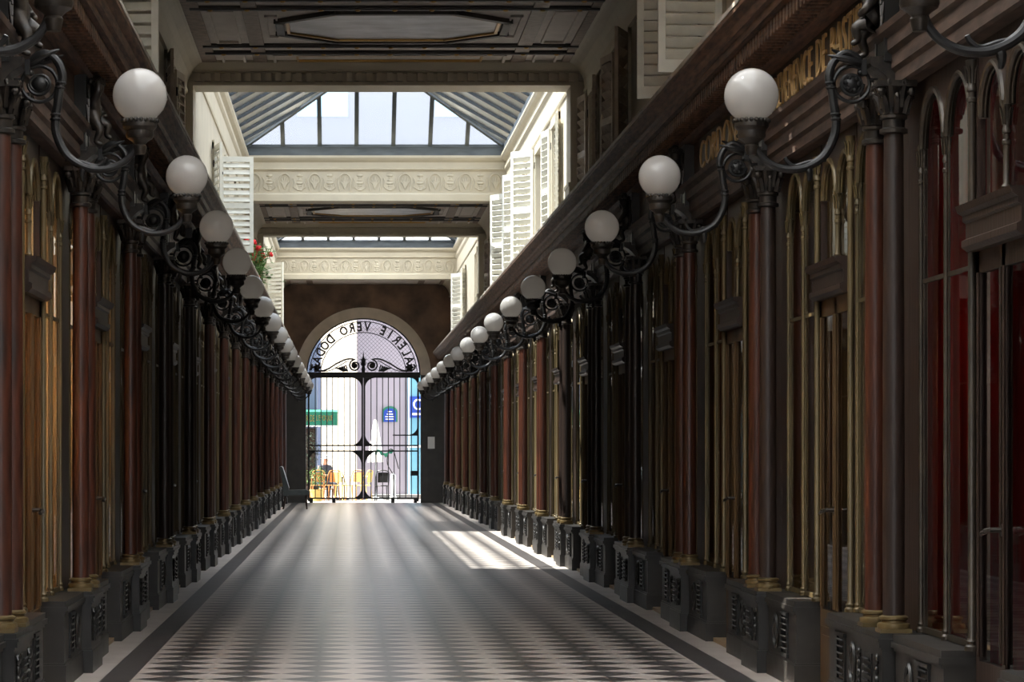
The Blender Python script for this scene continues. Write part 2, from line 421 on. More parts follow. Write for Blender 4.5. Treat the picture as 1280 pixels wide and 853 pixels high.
def make_shopfront():
    t = thing('shopfront', 'x', 'shopfront')
    X = lambda w: w - GC
    WIN = [(.96, .27), (1.56, .27)]
    lights = [(sg * yc, r) for sg in (-1, 1) for yc, r in WIN]
    dlights = [(-.265, .225), (.265, .225)]
    ZS = 3.02
    # plinth walls left and right of the door
    for sg in (-1, 1):
        a, b = sorted((sg * .60, sg * 1.745))
        m = MB()
        def blk(w, z0, z1, e=0.): m.box(X(w), X(2.62), a - e, b, z0, z1) if sg > 0 else m.box(X(w), X(2.62), a, b + e, z0, z1)
        blk(2.262, 0, .14, .012); blk(2.268, .14, .155, .006); blk(2.275, .155, .455); blk(2.265, .455, .475, .006); blk(2.25, .475, .505, .014); blk(2.262, .505, .54, .008)
        pl = m.build('plinth', 'black_stone', t)
        v = MB(); yc = sg * 1.02
        v.box(X(2.262), X(2.29), yc - .13, yc - .105, .18, .43); v.box(X(2.262), X(2.29), yc + .105, yc + .13, .18, .43)
        v.box(X(2.255), X(2.29), yc - .14, yc + .14, .43, .452); v.box(X(2.258), X(2.29), yc - .14, yc + .14, .165, .19)
        for k in range(6): v.obox((X(2.268), yc, .215 + k * .038), (.012, 0, -.010), (0, .108, 0), (.003, 0, .003))
        v.build('vent_grille', 'iron', pl)
        rg = MB(); yc = sg * 1.38
        rg.tube([(X(2.268), yc + .075 * math.cos(q * PI / 10), .31 + .105 * math.sin(q * PI / 10)) for q in range(20)], .014, 6, True)
        rg.ball((X(2.272), yc, .31), .045, 10, 7, (.5, 1, 1.4))
        rg.build('medallion', 'black_paint', pl)
    # spandrels over the arched lights, one piece over the whole width
    m = MB(); x0, x1 = X(2.425), X(2.46)
    edges = []
    def span(yc, r, ya, yb):
        n = 14
        top = 3.375
        A = arc(yc, ZS, r, 180, 0, n)
        ys = [ya] + [p[0] for p in A] + [yb]; zs = [ZS] + [p[1] for p in A] + [ZS]
        k = len(ys)
        vs = [(x, y, z) for x in (x0, x1) for y, z in zip(ys, zs)] + [(x, y, top) for x in (x0, x1) for y in ys]
        fs = []
        for i in range(k - 1):
            fs.append((i, i + 1, 2 * k + i + 1, 2 * k + i)); fs.append((k + i, 3 * k + i, 3 * k + i + 1, k + i + 1))
            fs.append((i, k + i, k + i + 1, i + 1))
        m.add(vs, fs)
    for sg in (-1, 1):
        for yc, r in WIN:
            span(sg * yc, r, sg * yc - .30, sg * yc + .30)
    for yc, r in dlights: span(yc, r, yc - .265, yc + .265)
    m.box(x0 - .005, x1, -.66, -.545, .54, 3.375); m.box(x0 - .005, x1, .545, .66, .54, 3.375)
    for sg in (-1, 1): m.box(x0, x1, *sorted((sg * 1.86, sg * 2.149)), .543, 3.375)
    m.build('spandrel', 'dark_wood', t)
    for yc, r in lights + dlights:
        a = MB(); xx = X(2.425)
        a.tube([(xx, y, z) for y, z in arc(yc, ZS, r, 0, 180, 16)], .018, 8)
        a.tube([(xx + .02, y, z) for y, z in arc(yc, ZS, r - .022, 0, 180, 16)], .010, 6)
        a.build('arch_moulding', 'brass', t)
    # brass colonnettes
    def colonnette(y, zb, zt, r, w=2.428, name='colonnette'):
        c = MB(); q = (X(w), y, 0)
        c.lathe([(r * 1.9, zb), (r * 1.9, zb + .02), (r * 1.3, zb + .03), (r * 1.55, zb + .045), (r, zb + .06), (r, zt - .20), (r * 1.35, zt - .195), (r * 1.35, zt - .18), (r, zt - .175),
                 (r, zt - .15), (r * 1.35, zt - .145), (r * 1.35, zt - .13), (r, zt - .12), (r * 1.15, zt - .05), (r * 1.6, zt - .02), (r * 1.7, zt)], q, 12)
        for k in range(6):
            an = k * PI / 3
            c.tube([(q[0] + r * 1.1 * math.cos(an), y + r * 1.1 * math.sin(an), zt - .11), (q[0] + r * 1.5 * math.cos(an), y + r * 1.5 * math.sin(an), zt - .05), (q[0] + r * 1.9 * math.cos(an), y + r * 1.9 * math.sin(an), zt - .03)], [.005, .006, .003], 4)
        c.build(name, 'brass', t)
    for sg in (-1, 1):
        for y in (.66, 1.26, 1.86): colonnette(sg * y, .543, ZS + .02, .0135)
    for y in (-.575, .575): colonnette(y, .54, 3.30, .019, 2.402, 'door_post')
    # brass window bars and panes
    for yc, r in lights:
        f = MB(); xx = X(2.435)
        f.box(xx - .008, xx + .012, yc - r, yc + r, .545, .575)
        f.box(xx - .003, xx + .005, yc - r, yc - r + .014, .575, ZS); f.box(xx - .003, xx + .005, yc + r - .014, yc + r, .575, ZS)
        f.box(xx - .006, xx + .012, yc - r, yc + r, 2.33, 2.352)
        f.build('window_frame', 'brass', t)
        light_pane(yc, r, .56, ZS, r, X(2.437)).build('window_pane', 'glass', t)
    # door with transom
    d = MB(); xa, xb = X(2.415), X(2.45)
    d.box(xa, xb, -.54, .54, .03, .50)
    d.box(xa - .012, xa, -.44, .44, .12, .40); d.box(xa - .02, xa - .012, -.38, .38, .17, .35)
    d.box(xa, xb, -.54, -.475, .50, 2.40); d.box(xa, xb, .475, .54, .50, 2.40); d.box(xa, xb, -.03, .03, .50, 2.40); d.box(xa, xb, -.54, .54, 2.30, 2.40)
    for y in (-.475, -.03, .03, .475):
        d.tube([(xa - .006, y, .52), (xa - .006, y, 2.30)], .008, 6)
    door = d.build('door', 'door_wood', t)
    for sg in (-1, 1):
        MB().add([(X(2.425), sg * .252 - .225, .5), (X(2.425), sg * .252 + .225, .5), (X(2.425), sg * .252 + .225, 2.3), (X(2.425), sg * .252 - .225, 2.3)], [(0, 3, 2, 1)]).build('door_pane', 'glass', door)
    h = MB(); h.tube([(xa, .0, 1.12), (xa - .06, .0, 1.12), (xa - .075, .02, 1.115), (xa - .075, .11, 1.10), (xa - .06, .13, 1.11)], [.012, .012, .013, .010, .008], 8)
    h.lathe([(.03, -.008), (.03, .0), (.02, .004)], (xa - .002, 0, 1.12), 10, 'x')
    h.build('door_handle', 'bronze', door)
    st = MB(); st.box(X(2.32), X(2.46), -.59, .59, 0, .03).build('door_step', 'light_oak', t)
    # heavy carved transom rail over the door
    prof = [(2.46, 2.40), (2.37, 2.40), (2.345, 2.42), (2.345, 2.45), (2.365, 2.46), (2.365, 2.53), (2.35, 2.54), (2.35, 2.565), (2.325, 2.58), (2.315, 2.61), (2.46, 2.61)]
    MB().prism([(X(a), b) for a, b in prof], -.54, .54).build('transom_rail', 'dark_wood', t)
    for yc, r in dlights:
        light_pane(yc, r + .02, 2.60, ZS, r, X(2.44)).build('transom_pane', 'glass', t)
    colonnette(0, 2.61, ZS + .02, .0155)
    # the shop behind the glass
    b = MB()
    xa, xb = X(2.50), X(3.55)
    b.box(xb, xb + .03, -2.14, 2.14, 0, 3.38); b.box(xa, xb, -2.14, -2.10, 0, 3.38); b.box(xa, xb, 2.10, 2.14, 0, 3.38); b.box(xa, xb, -2.14, 2.14, 3.35, 3.38); b.box(xa, xb, -2.14, 2.14, 0, .02)
    b.build('shop_interior', 'interior', t)
    for sg in (-1, 1):
        c = MB(); n = 44; y0, y1 = sg * .63, sg * 1.87
        vs = []
        for i in range(n + 1):
            y = y0 + (y1 - y0) * i / n
            x = X(2.463) + .010 * math.sin(i * 1.15) + .006 * math.sin(i * .43 + sg)
            vs += [(x, y, .545), (x, y, 3.33), (x + .012, y, .545), (x + .012, y, 3.33)]
        fs = []
        for i in range(n):
            a = i * 4; e = a + 4
            fs += [(a, e, e + 1, a + 1), (a + 2, a + 3, e + 3, e + 2), (a + 1, e + 1, e + 3, a + 3), (a, a + 2, e + 2, e)]
        fs += [(0, 1, 3, 2), (n * 4, n * 4 + 2, n * 4 + 3, n * 4 + 1)]
        c.add(vs, fs, True); c.build('curtain', 'taupe', t)
        k = MB(); k.box(X(2.46), X(2.56), *sorted((sg * .62, sg * 1.84)), .50, .545)
        k.build('display_ledge', 'light_oak', t)
    c = MB(); n = 30
    vs = []
    for i in range(n + 1):
        y = -.52 + 1.04 * i / n; x = X(2.468) + .008 * math.sin(i * 1.3)
        vs += [(x, y, .1), (x, y, 3.33), (x + .01, y, .1), (x + .01, y, 3.33)]
    fs = []
    for i in range(n):
        a = i * 4; e = a + 4
        fs += [(a, e, e + 1, a + 1), (a + 2, a + 3, e + 3, e + 2), (a + 1, e + 1, e + 3, a + 3), (a, a + 2, e + 2, e)]
    c.add(vs, fs, True); c.build('curtain', 'taupe', t)
    return t

shop = make_shopfront()
NSHOP = 0; SHOPS = []
CURT = {(1, 0): 'red', (1, 1): 'olive', (1, 2): 'olive', (1, 3): 'olive', (1, 4): 'taupe', (-1, 1): 'beige', (-1, 2): 'beige', (-1, 3): 'taupe', (-1, 4): 'grey'}
CWORD = {'red': 'red drapes', 'olive': 'ochre curtains', 'taupe': 'brown curtains', 'beige': 'warm beige curtains', 'grey': 'grey curtains'}
for s in (1, -1):
    for n in range(-1 if s > 0 else 0, 16):
        yc = Y0 + (n - .5) * BAY
        key = CURT.get((s, n), ('taupe', 'olive', 'grey')[n % 3])
        idx = n if s > 0 else n - 1
        o = place(shop, NSHOP, side_pos(s, GC, yc), side_rz(s),
                  f'arcaded shopfront with arched windows and {CWORD[key]}, {ORD[idx] if idx >= 0 else "outermost"} bay from near end, {SIDE[s]} side')
        o['group'] = 'shopfronts along the ' + SIDE[s] + ' side'
        NSHOP = 1
        SHOPS.append((o, s, n, key))
for o, s, n, key in SHOPS:
    for c in o.children:
        st = c.name.split('.')[0]
        if s > 0 and n == 0 and st in ('colonnette', 'arch_moulding', 'window_frame', 'door_post', 'door'):
            c.data = c.data.copy(); c.data.materials[0] = M['dark_wood' if st == 'door' else 'dark_bronze']
        if st == 'curtain' and key != 'taupe':
            c.data = c.data.copy(); c.data.materials[0] = M[key]

# ------------------------------------------------------------------ globe wall lamps
def smooth_path(pts, n=6):
    out = []
    P = [Vector(p) for p in pts]
    for i in range(len(P) - 1):
        p0, p1, p2, p3 = P[max(i - 1, 0)], P[i], P[i + 1], P[min(i + 2, len(P) - 1)]
        for k in range(n):
            t = k / n
            out.append(.5 * ((2 * p1) + (p2 - p0) * t + (2 * p0 - 5 * p1 + 4 * p2 - p3) * t * t + (3 * p1 - p0 - 3 * p2 + p3) * t ** 3))
    out.append(P[-1]); return out

def make_lamp():
    t = thing('wall_lamp', 'x', 'lamp')
    X = lambda w: w - GC
    q = lambda l: [(X(w), 0, z) for w, z in l]
    arm = smooth_path(q([(2.185, 3.495), (2.145, 3.54), (2.09, 3.556), (2.03, 3.51), (2.005, 3.437), (2.018, 3.375), (2.03, 3.29), (2.042, 3.207), (2.032, 3.12), (1.976, 3.015), (1.871, 2.955), (1.76, 2.953), (1.68, 2.99), (1.635, 3.04), (1.615, 3.09)]))
    n = len(arm)
    a = MB(); a.tube(arm, [.017 + .007 * math.sin(PI * min(1, i / n * 1.1)) for i in range(n)], 10)
    for w, z in ((2.012, 3.40), (2.018, 3.375), (2.04, 3.235), (2.042, 3.21)):
        a.ball((X(w), 0, z), .03, 10, 7, (1, 1, .45))
    a.build('arm', 'iron', t)
    l = MB()   # acanthus leaf curl under the arm and the one at its root
    l.tube(smooth_path(q([(1.99, 3.0), (1.90, 2.985), (1.83, 2.965), (1.79, 2.985), (1.775, 3.012)])), [.012] * 24 + [.006], 7)
    l.tube(smooth_path(q([(1.90, 2.955), (1.905, 2.92), (1.90, 2.885)])), [.016, .018, .02, .02, .02, .018, .017, .016, .015, .013, .012, .010, .007], 8)
    l.build('leaf_curl', 'iron', t)
    l = MB()
    for dz, ln in ((.02, .10), (-.01, .12), (-.03, .08)):
        l.tube(smooth_path([(X(2.175), 0, 3.50), (X(2.15 - ln * .5), .022 if dz > 0 else -.022, 3.53 + dz * .6), (X(2.12 - ln), 0, 3.555 + dz)], 4), [.02, .022, .022, .02, .018, .016, .012, .009, .004], 6)
    l.build('root_leaf', 'iron', t)
    s = MB()
    cx, cz = 2.125, 3.395
    ring = [(X(cx + .094 * math.cos(k * PI / 14)), 0, cz + .094 * math.sin(k * PI / 14)) for k in range(28)]
    s.tube(ring, .0105, 8, True)
    sp = [(X(cx + (.060 - .0006 * k) * math.cos(-k * PI / 9)), 0, cz + (.062 - .0011 * k) * math.sin(-k * PI / 9)) for k in range(48)]
    s.tube(sp, .010, 7); s.ball((X(cx), 0, cz), .042, 12, 8, (1, .6, 1)); [s.ball((X(cx) + .034 * math.cos(k), -.012, cz + .034 * math.sin(k)), .014, 6, 5) for k in range(6)]
    s.tube([(X(cx + .09), 0, cz + .02), (X(2.26), 0, cz + .02)], .012, 6)
    s.build('scroll', 'iron', t)
    wc = 1.60; z0 = 3.075
    c = MB(); c.lathe([(.026, z0 - .05), (.034, z0 - .02), (.036, z0 - .005), (.030, z0 + .005), (.045, z0 + .02), (.068, z0 + .035), (.074, z0 + .05), (.072, z0 + .075), (.082, z0 + .085), (.090, z0 + .095), (.091, z0 + .118), (.086, z0 + .132), (.055, z0 + .134)], (X(wc), 0, 0), 22)
    for k in range(22):
        an = 2 * PI * k / 22
        c.ball((X(wc) + .09 * math.cos(an), .09 * math.sin(an), z0 + .126), .012, 6, 5)
    c.build('gallery_cup', 'bronze', t)
    g = MB(); R = .1425; zc = 3.335
    pr = [(R * math.cos(ph), zc + R * math.sin(ph)) for ph in [math.radians(-66 + 155 * i / 22) for i in range(23)]] + [(.0015, zc + R)]
    g.lathe(pr, (X(wc), 0, 0), 32, close=False)
    g.build('globe', 'globe', t, sharp=80)
    b = MB(); b.lathe([(.018, 3.19), (.02, 3.25), (.012, 3.26), (.035, 3.30), (.04, 3.34), (.028, 3.38), (.005, 3.395)], (X(wc), 0, 0), 12)
    b.build('bulb', 'bulb', t)
    p = MB(); p.box(X(2.172), X(2.197), -.035, .035, 3.44, 3.52); p.ball((X(2.17), 0, 3.455), .018, 8, 6)
    p.build('wall_plate', 'iron', t)
    return t
lamp = make_lamp(); nl = 0
for s in (1, -1):
    for n in range(-1, 16):
        lit = s > 0 and n in (6, 7, 8)
        lab = (f'frosted globe lamp bright white in sunlight, {ORD[n]} from near end, right side' if lit else
               f'frosted globe lamp on scrolled iron arm, {ORD[max(n, 0)]} from the near end, {SIDE[s]} side')
        if n == -1: lab = f'curved iron lamp arm cut off by the top edge, in the {SIDE[s]} upper corner'
        o = place(lamp, nl, side_pos(s, GC, Y0 + n * BAY), side_rz(s), lab); nl = 1
        o['group'] = 'globe lamps along the ' + SIDE[s] + ' side'

# ------------------------------------------------------------------ bronze cherub figures on consoles above each column pair
def skin_mesh(name, verts, edges, rad, levels=2, root=0):
    me = bpy.data.meshes.new(name + '_skeleton'); me.from_pydata(verts, edges, []); me.update()
    o = bpy.data.objects.new(name + '_skeleton', me); COL.objects.link(o)
    mod = o.modifiers.new('Skin', 'SKIN'); mod.use_smooth_shade = True
    for i, d in enumerate(me.skin_vertices[0].data):
        r = rad[i]; d.radius = (r, r) if not isinstance(r, tuple) else r
        d.use_root = (i == root)
    sb = o.modifiers.new('Sub', 'SUBSURF'); sb.levels = levels; sb.render_levels = levels
    dg = bpy.context.evaluated_depsgraph_get(); dg.update()
    out = bpy.data.meshes.new_from_object(o.evaluated_get(dg)); out.name = name
    bpy.data.objects.remove(o); bpy.data.meshes.remove(me)
    return out

def make_cherub():
    t = thing('cherub_statue', 'x', 'statue')
    X = lambda w: w - GC
    # standing putto, one knee forward, one arm raised to the cornice, other on the hip
    V = [(0, 0, .20), (-.015, 0, .265), (-.01, 0, .325), (-.012, 0, .36), (-.03, 0, .405), (-.03, 0, .45),   # pelvis, belly, chest, neck, head, crown
         (-.005, .068, .315), (-.045, .10, .37), (-.035, .07, .455),                                             # arm raised to the cornice
         (-.005, -.068, .315), (-.05, -.115, .25), (-.085, -.055, .22),                                          # arm on the hip
         (-.005, .042, .185), (-.06, .055, .12), (-.02, .06, .035), (-.075, .065, .018),                         # standing leg
         (-.005, -.042, .185), (-.105, -.055, .165), (-.085, -.05, .09), (-.125, -.05, .072)]                     # raised knee
    E = [(0, 1), (1, 2), (2, 3), (3, 4), (4, 5), (2, 6), (6, 7), (7, 8), (2, 9), (9, 10), (10, 11), (0, 12), (12, 13), (13, 14), (14, 15), (0, 16), (16, 17), (17, 18), (18, 19)]
    R = [.058, .066, .06, .028, .062, .045, .034, .026, .018, .034, .027, .018, .046, .035, .023, .014, .046, .035, .023, .014]
    me = skin_mesh('cherub', V, E, R, 1)
    for v in me.vertices: v.co = (v.co.x + X(2.235), v.co.y, v.co.z + 3.523)
    me.materials.append(M['bronze'])
    link('figure', me, t)
    h = MB()
    for k in range(9):
        a = k * 2 * PI / 9
        h.ball((X(2.21) + .042 * math.cos(a), .045 * math.sin(a), 3.97 + .012 * math.sin(k * 2.2)), .022, 6, 5)
    h.ball((X(2.21), 0, 3.985), .038, 8, 6)
    h.build('curls', 'bronze', t)
    w = MB()
    for sg in (-1, 1):
        for j in range(4):
            w.tube([(X(2.265), sg * .02, 3.87 - j * .012), (X(2.262), sg * (.09 + j * .012), 3.93 - j * .045), (X(2.25), sg * (.135 + .005 * j), 3.85 - j * .06)], [.012, .018, .006], 5)
    w.build('wings', 'bronze', t)
    b = MB(); b.box(X(2.28), X(2.36), -.125, .125, 3.5, 4.01); b.box(X(2.27), X(2.285), -.14, .14, 3.96, 4.01)
    b.box(X(2.271), X(2.285), -.135, -.105, 3.5, 3.96); b.box(X(2.271), X(2.285), .105, .135, 3.5, 3.96)
    b.build('back_panel', 'black_paint', t)
    c = MB()
    prof = [(2.36, 3.38), (2.32, 3.38), (2.30, 3.40), (2.275, 3.43), (2.24, 3.46), (2.21, 3.475), (2.20, 3.49), (2.20, 3.525), (2.36, 3.525)]
    c.prism([(X(a), z) for a, z in prof], -.11, .11)
    c.build('console', 'bronze', t)
    return t
ch = make_cherub(); nc = 0
for s in (1, -1):
    for n in range(-1, 16):
        lab = f'small bronze cherub statue on a console above the {ORD[max(n, 0)]} {SIDE[s]} column pair'
        if n < 0: lab = f'small dark bronze cherub statue on a console in the upper {SIDE[s]} corner'
        o = place(ch, nc, side_pos(s, GC, Y0 + n * BAY), side_rz(s), lab); nc = 1
        o['group'] = 'bronze cherubs along the ' + SIDE[s] + ' side'

# ------------------------------------------------------------------ shop sign lettering
FONT = {}
def text_mesh(body, size, ext, sx=1., align='CENTER', bold=0.):
    cu = bpy.data.curves.new('lettering', 'FONT'); cu.body = body; cu.size = size; cu.extrude = ext
    cu.align_x = align; cu.resolution_u = 3; cu.offset = bold
    o = bpy.data.objects.new('lettering', cu); COL.objects.link(o)
    dg = bpy.context.evaluated_depsgraph_get(); dg.update()
    me = bpy.data.meshes.new_from_object(o.evaluated_get(dg)); bpy.data.objects.remove(o); bpy.data.curves.remove(cu)
    me.transform(Matrix.Diagonal((sx, 1, 1, 1)))
    return me

def serif_mesh(body, h, ext, width=None, bold=0.):
    """text with slab serifs' weight; scaled to a given cap height and, if set, overall width"""
    me = text_mesh(body, 1.0, ext, bold=bold)
    ys = [v.co.y for v in me.vertices]; xs = [v.co.x for v in me.vertices]
    k = h / (max(ys) - min(ys)); y0 = min(ys)
    kx = (width / (max(xs) - min(xs))) if width else k
    cx = (max(xs) + min(xs)) / 2
    for v in me.vertices: v.co = ((v.co.x - cx) * kx, (v.co.y - y0) * k, v.co.z)
    return me

def word_meshes(body, h, ext, width):
    out = []; words = body.split(); tot = len(body); x = -width / 2
    for wd in words:
        ww = width * len(wd) / tot
        me = serif_mesh(wd, h, ext, ww, bold=-.012)
        for v in me.vertices: v.co.x += x + ww / 2
        out.append(me); x += ww + width / tot
    return out

def sign(body, yc, width, z, h, label):
    t = thing('shop_sign', label, 'sign', (GC, yc, 0))
    for me in word_meshes(body, h, .008, width):      # facing -x on the right wall, reading from far to near
        for v in me.vertices: v.co = (.036 - v.co.z, -v.co.x, z + v.co.y)
        me.materials.append(M['letter']); link('lettering', me, t)
    b = MB(); b.box(.042, .056, -width / 2 - .12, width / 2 + .12, z - .045, z + h + .045)
    b.build('sign_board', 'dark_wood', t)
sign('CORDONNERIE', 20.9, 3.4, 3.745, .22, 'gold lettered sign CORDONNERIE on the dark frieze at right')
sign('REVERENCE DE BASTIEN', 17.0, 3.4, 3.745, .22, 'gold lettered sign REVERENCE DE BASTIEN on the right frieze')

# ------------------------------------------------------------------ upper walls with windows
UW = 2.45
ZONES = [(-6, 18.0, 6.97), (18.0, 35.0, 6.29), (35.0, 52.6, 6.97), (52.6, 59.4, 6.29), (59.4, 76.0, 6.97), (76.0, END, 6.29)]
# openings: (side, y0, y1, head)
WINS = {1: [(13.0, 14.2, 5.8), (22.0, 23.2, 5.8), (29.3, 30.5, 5.8), (33.0, 34.0, 5.8), (39.0, 40.2, 6.1), (42.5, 43.7, 6.1), (46.2, 47.4, 6.1), (50.5, 51.7, 6.1), (56.2, 57.3, 5.8), (63.5, 64.6, 6.0), (69.8, 70.9, 6.0), (73.2, 74.3, 6.0)],
        -1: [(13.0, 14.2, 5.8), (22.0, 23.2, 5.8), (30.9, 31.9, 5.8), (33.2, 34.1, 5.8), (40.1, 41.3, 5.8), (44.0, 45.2, 6.0), (48.0, 49.2, 6.0), (56.2, 57.3, 5.8), (63.5, 64.6, 6.0), (66.1, 67.2, 5.9), (71.5, 72.6, 5.9)]}
wn = 0
def wall_w(s, y): return 2.53 if (s < 0 and y < 35) else UW
for s in (1, -1):
    for zi, (a, b, top) in enumerate(ZONES):
        w0 = wall_w(s, a); m = MB()
        wl = [q for q in WINS[s] if a <= q[0] < b]
        y = a
        for (p, q, hd) in wl:
            m.box(s * w0, s * (w0 + .3), y, p, 4.3, top)
            m.box(s * w0, s * (w0 + .3), p, q, 4.3, 4.42); m.box(s * w0, s * (w0 + .3), p, q, hd, top)
            y = q
        m.box(s * w0, s * (w0 + .3), y, b, 4.3, top)
        m.build(f'wall_upper_{SIDE[s]}', 'wall_cream', kind='structure')
        for (p, q, hd) in wl:
            wn += 1
            r = bpy.data.objects.new(f'window_{wn}', None); COL.objects.link(r); r['kind'] = 'structure'
            r.location = (s * w0, (p + q) / 2, 4.42)
            hw, hh = (q - p) / 2, hd - 4.42
            f = MB()
            f.box(s * .08, s * .16, -hw, -hw + .07, 0, hh); f.box(s * .08, s * .16, hw - .07, hw, 0, hh); f.box(s * .08, s * .16, -.035, .035, 0, hh)
            f.box(s * .08, s * .16, -hw, hw, 0, .08); f.box(s * .08, s * .16, -hw, hw, hh - .08, hh)
            for k in (1, 2): f.box(s * .1, s * .14, -hw, hw, hh * k / 3 - .015, hh * k / 3 + .015)
            f.build('window_frame', 'shutter', r)
            MB().add([(s * .12, -hw, .05), (s * .12, hw, .05), (s * .12, hw, hh - .05), (s * .12, -hw, hh - .05)], [(0, 1, 2, 3)]).build('window_pane', 'glass', r)
            MB().box(s * .22, s * .26, -hw, hw, 0, hh).build('window_blind', 'interior', r)
            c = MB()
            c.box(-s * .03, 0, -hw - .10, -hw, -.05, hh + .1); c.box(-s * .03, 0, hw, hw + .10, -.05, hh + .1); c.box(-s * .04, 0, -hw - .10, hw + .10, hh, hh + .13)
            c.build('window_surround', 'cream', r)
    # wall friezes and eaves below the skylights
    for (a, b) in ((35.3, 52.0), (59.4, 75.5)):
        e = MB()
        prof = [(2.46, 6.28), (2.43, 6.28), (2.42, 6.31), (2.44, 6.33), (2.44, 6.66), (2.42, 6.68), (2.40, 6.71), (2.40, 6.76), (2.43, 6.78), (2.43, 6.86), (2.37, 6.90), (2.34, 6.95), (2.34, 6.99), (2.46, 6.99)]
        e.prism([(s * x, z) for x, z in prof], a, b).build('trim_eaves_' + SIDE[s], 'cream', kind='structure')
    # coves below the flat ceilings
    for (a, b) in ((18.0, 34.6), (52.6, 58.9), (76.0, END)):
        d = wall_w(s, a) - UW
        prof = [(2.46, 5.90), (2.41, 5.90), (2.40, 5.94), (2.42, 5.96), (2.41, 6.03), (2.38, 6.11), (2.33, 6.18), (2.28, 6.23), (2.25, 6.25), (2.22, 6.26), (2.22, 6.30), (2.46, 6.30)]
        MB().prism([(s * (x + d), z) for x, z in prof], a, b).build('trim_cove_' + SIDE[s], 'cream', kind='structure')

# ------------------------------------------------------------------ louvred shutters
def make_shutter(H, name='shutter', m='shutter'):
    """hinge at the origin, leaf along +y local, thickness along x"""
    t = thing('shutter', 'x', 'shutter'); W = .50
    f = MB(); a, b = -.018, .018
    f.box(a, b, 0, .055, 0, H); f.box(a, b, W - .055, W, 0, H)
    for z0, z1 in ((0, .10), (H * .46, H * .46 + .08), (H - .08, H)): f.box(a, b, .055, W - .055, z0, z1)
    f.build('frame', m, t)
    l = MB()
    for z0, z1 in ((.10, H * .46), (H * .46 + .08, H - .08)):
        n = int((z1 - z0) / .092)
        for k in range(n):
            z = z0 + (k + .5) * (z1 - z0) / n
            l.obox((0, W / 2, z), (.026, 0, -.034), (0, W / 2 - .055, 0), (.0045, 0, .004))
    l.build('louvers', m, t)
    h = MB()
    for z in (.25, H - .25):
        h.tube([(.02, 0, z - .05), (.02, 0, z + .05)], .012, 6); h.box(.016, .024, 0, .05, z - .02, z + .02)
    h.build('hinge', 'iron', t)
    return t
SH = {}
def shutter(s, y, ang, H, m, label, dirn=1, w=None):
    """ang: degrees the leaf swings off the wall plane; dirn +1 leaf runs to far side, -1 to near side"""
    key = (H, m)
    if key not in SH: SH[key] = make_shutter(H, m=m); o = SH[key]
    else: o = copy_tree(SH[key])
    th = math.radians(ang)
    dx, dy = -s * math.sin(th), dirn * math.cos(th)
    w = wall_w(s, y) if w is None else w
    o.location = (s * (w - .05), y, 4.42); o.rotation_euler = (0, 0, math.atan2(-dx, dy)); o['label'] = label
    o['group'] = 'louvred shutters of the upper ' + SIDE[s] + ' windows'
R_, L_ = 1, -1
shutter(1, 21.8, 86, 1.42, 'shutter', 'large white louvered shutter swung open, topmost at the right near the ceiling', -1)
shutter(1, 23.3, 80, 1.42, 'shutter', 'white louvered shutter partly hidden behind the large open one at upper right', 1)
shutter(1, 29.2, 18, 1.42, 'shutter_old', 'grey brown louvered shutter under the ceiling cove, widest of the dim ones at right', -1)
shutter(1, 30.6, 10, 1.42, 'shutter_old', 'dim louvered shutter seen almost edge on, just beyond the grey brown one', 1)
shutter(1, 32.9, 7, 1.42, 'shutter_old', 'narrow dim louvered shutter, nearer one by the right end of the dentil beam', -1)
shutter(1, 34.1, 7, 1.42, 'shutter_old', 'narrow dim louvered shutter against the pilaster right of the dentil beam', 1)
shutter(1, 38.9, 5, 1.70, 'shutter', 'sunlit white shutter folded flat, nearest under the right skylight wall', -1)
shutter(1, 40.3, 9, 1.70, 'shutter', 'sunlit white shutter seen edge on beside the nearest skylit window at right', 1)
shutter(1, 43.8, 40, 1.78, 'shutter', 'sunlit white louvered shutter, largest of the three swung out at right', 1)
shutter(1, 47.5, 30, 1.78, 'shutter', 'sunlit white louvered shutter, middle of the three swung out at right', 1)
shutter(1, 51.2, 32, 1.78, 'shutter', 'white louvered shutter, smallest of the three, beside the right end of the cream beam', 1)
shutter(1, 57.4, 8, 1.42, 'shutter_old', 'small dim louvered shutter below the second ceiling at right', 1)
shutter(1, 69.7, 10, 1.60, 'shutter', 'small white shutter folded flat under the far skylight at right', -1)
shutter(1, 71.1, 30, 1.60, 'shutter', 'small grey white louvered shutter beside the brown end wall at right', 1)
shutter(-1, 21.8, 86, 1.42, 'shutter', 'white louvered shutter swung open in the upper left corner', -1)
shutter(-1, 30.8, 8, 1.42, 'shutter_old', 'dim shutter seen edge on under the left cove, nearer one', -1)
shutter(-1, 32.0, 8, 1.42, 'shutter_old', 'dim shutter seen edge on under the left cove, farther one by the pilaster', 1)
shutter(-1, 40.0, 12, 1.42, 'shutter', 'white shutter folded against the left skylight wall behind the open leaf', -1)
shutter(-1, 41.4, 84, 1.42, 'shutter', 'tall white louvered shutter standing open at the left, facing the viewer', 1)
shutter(-1, 66.0, 50, 1.50, 'shutter', 'small white louvered shutter beyond the red geranium at left', -1)

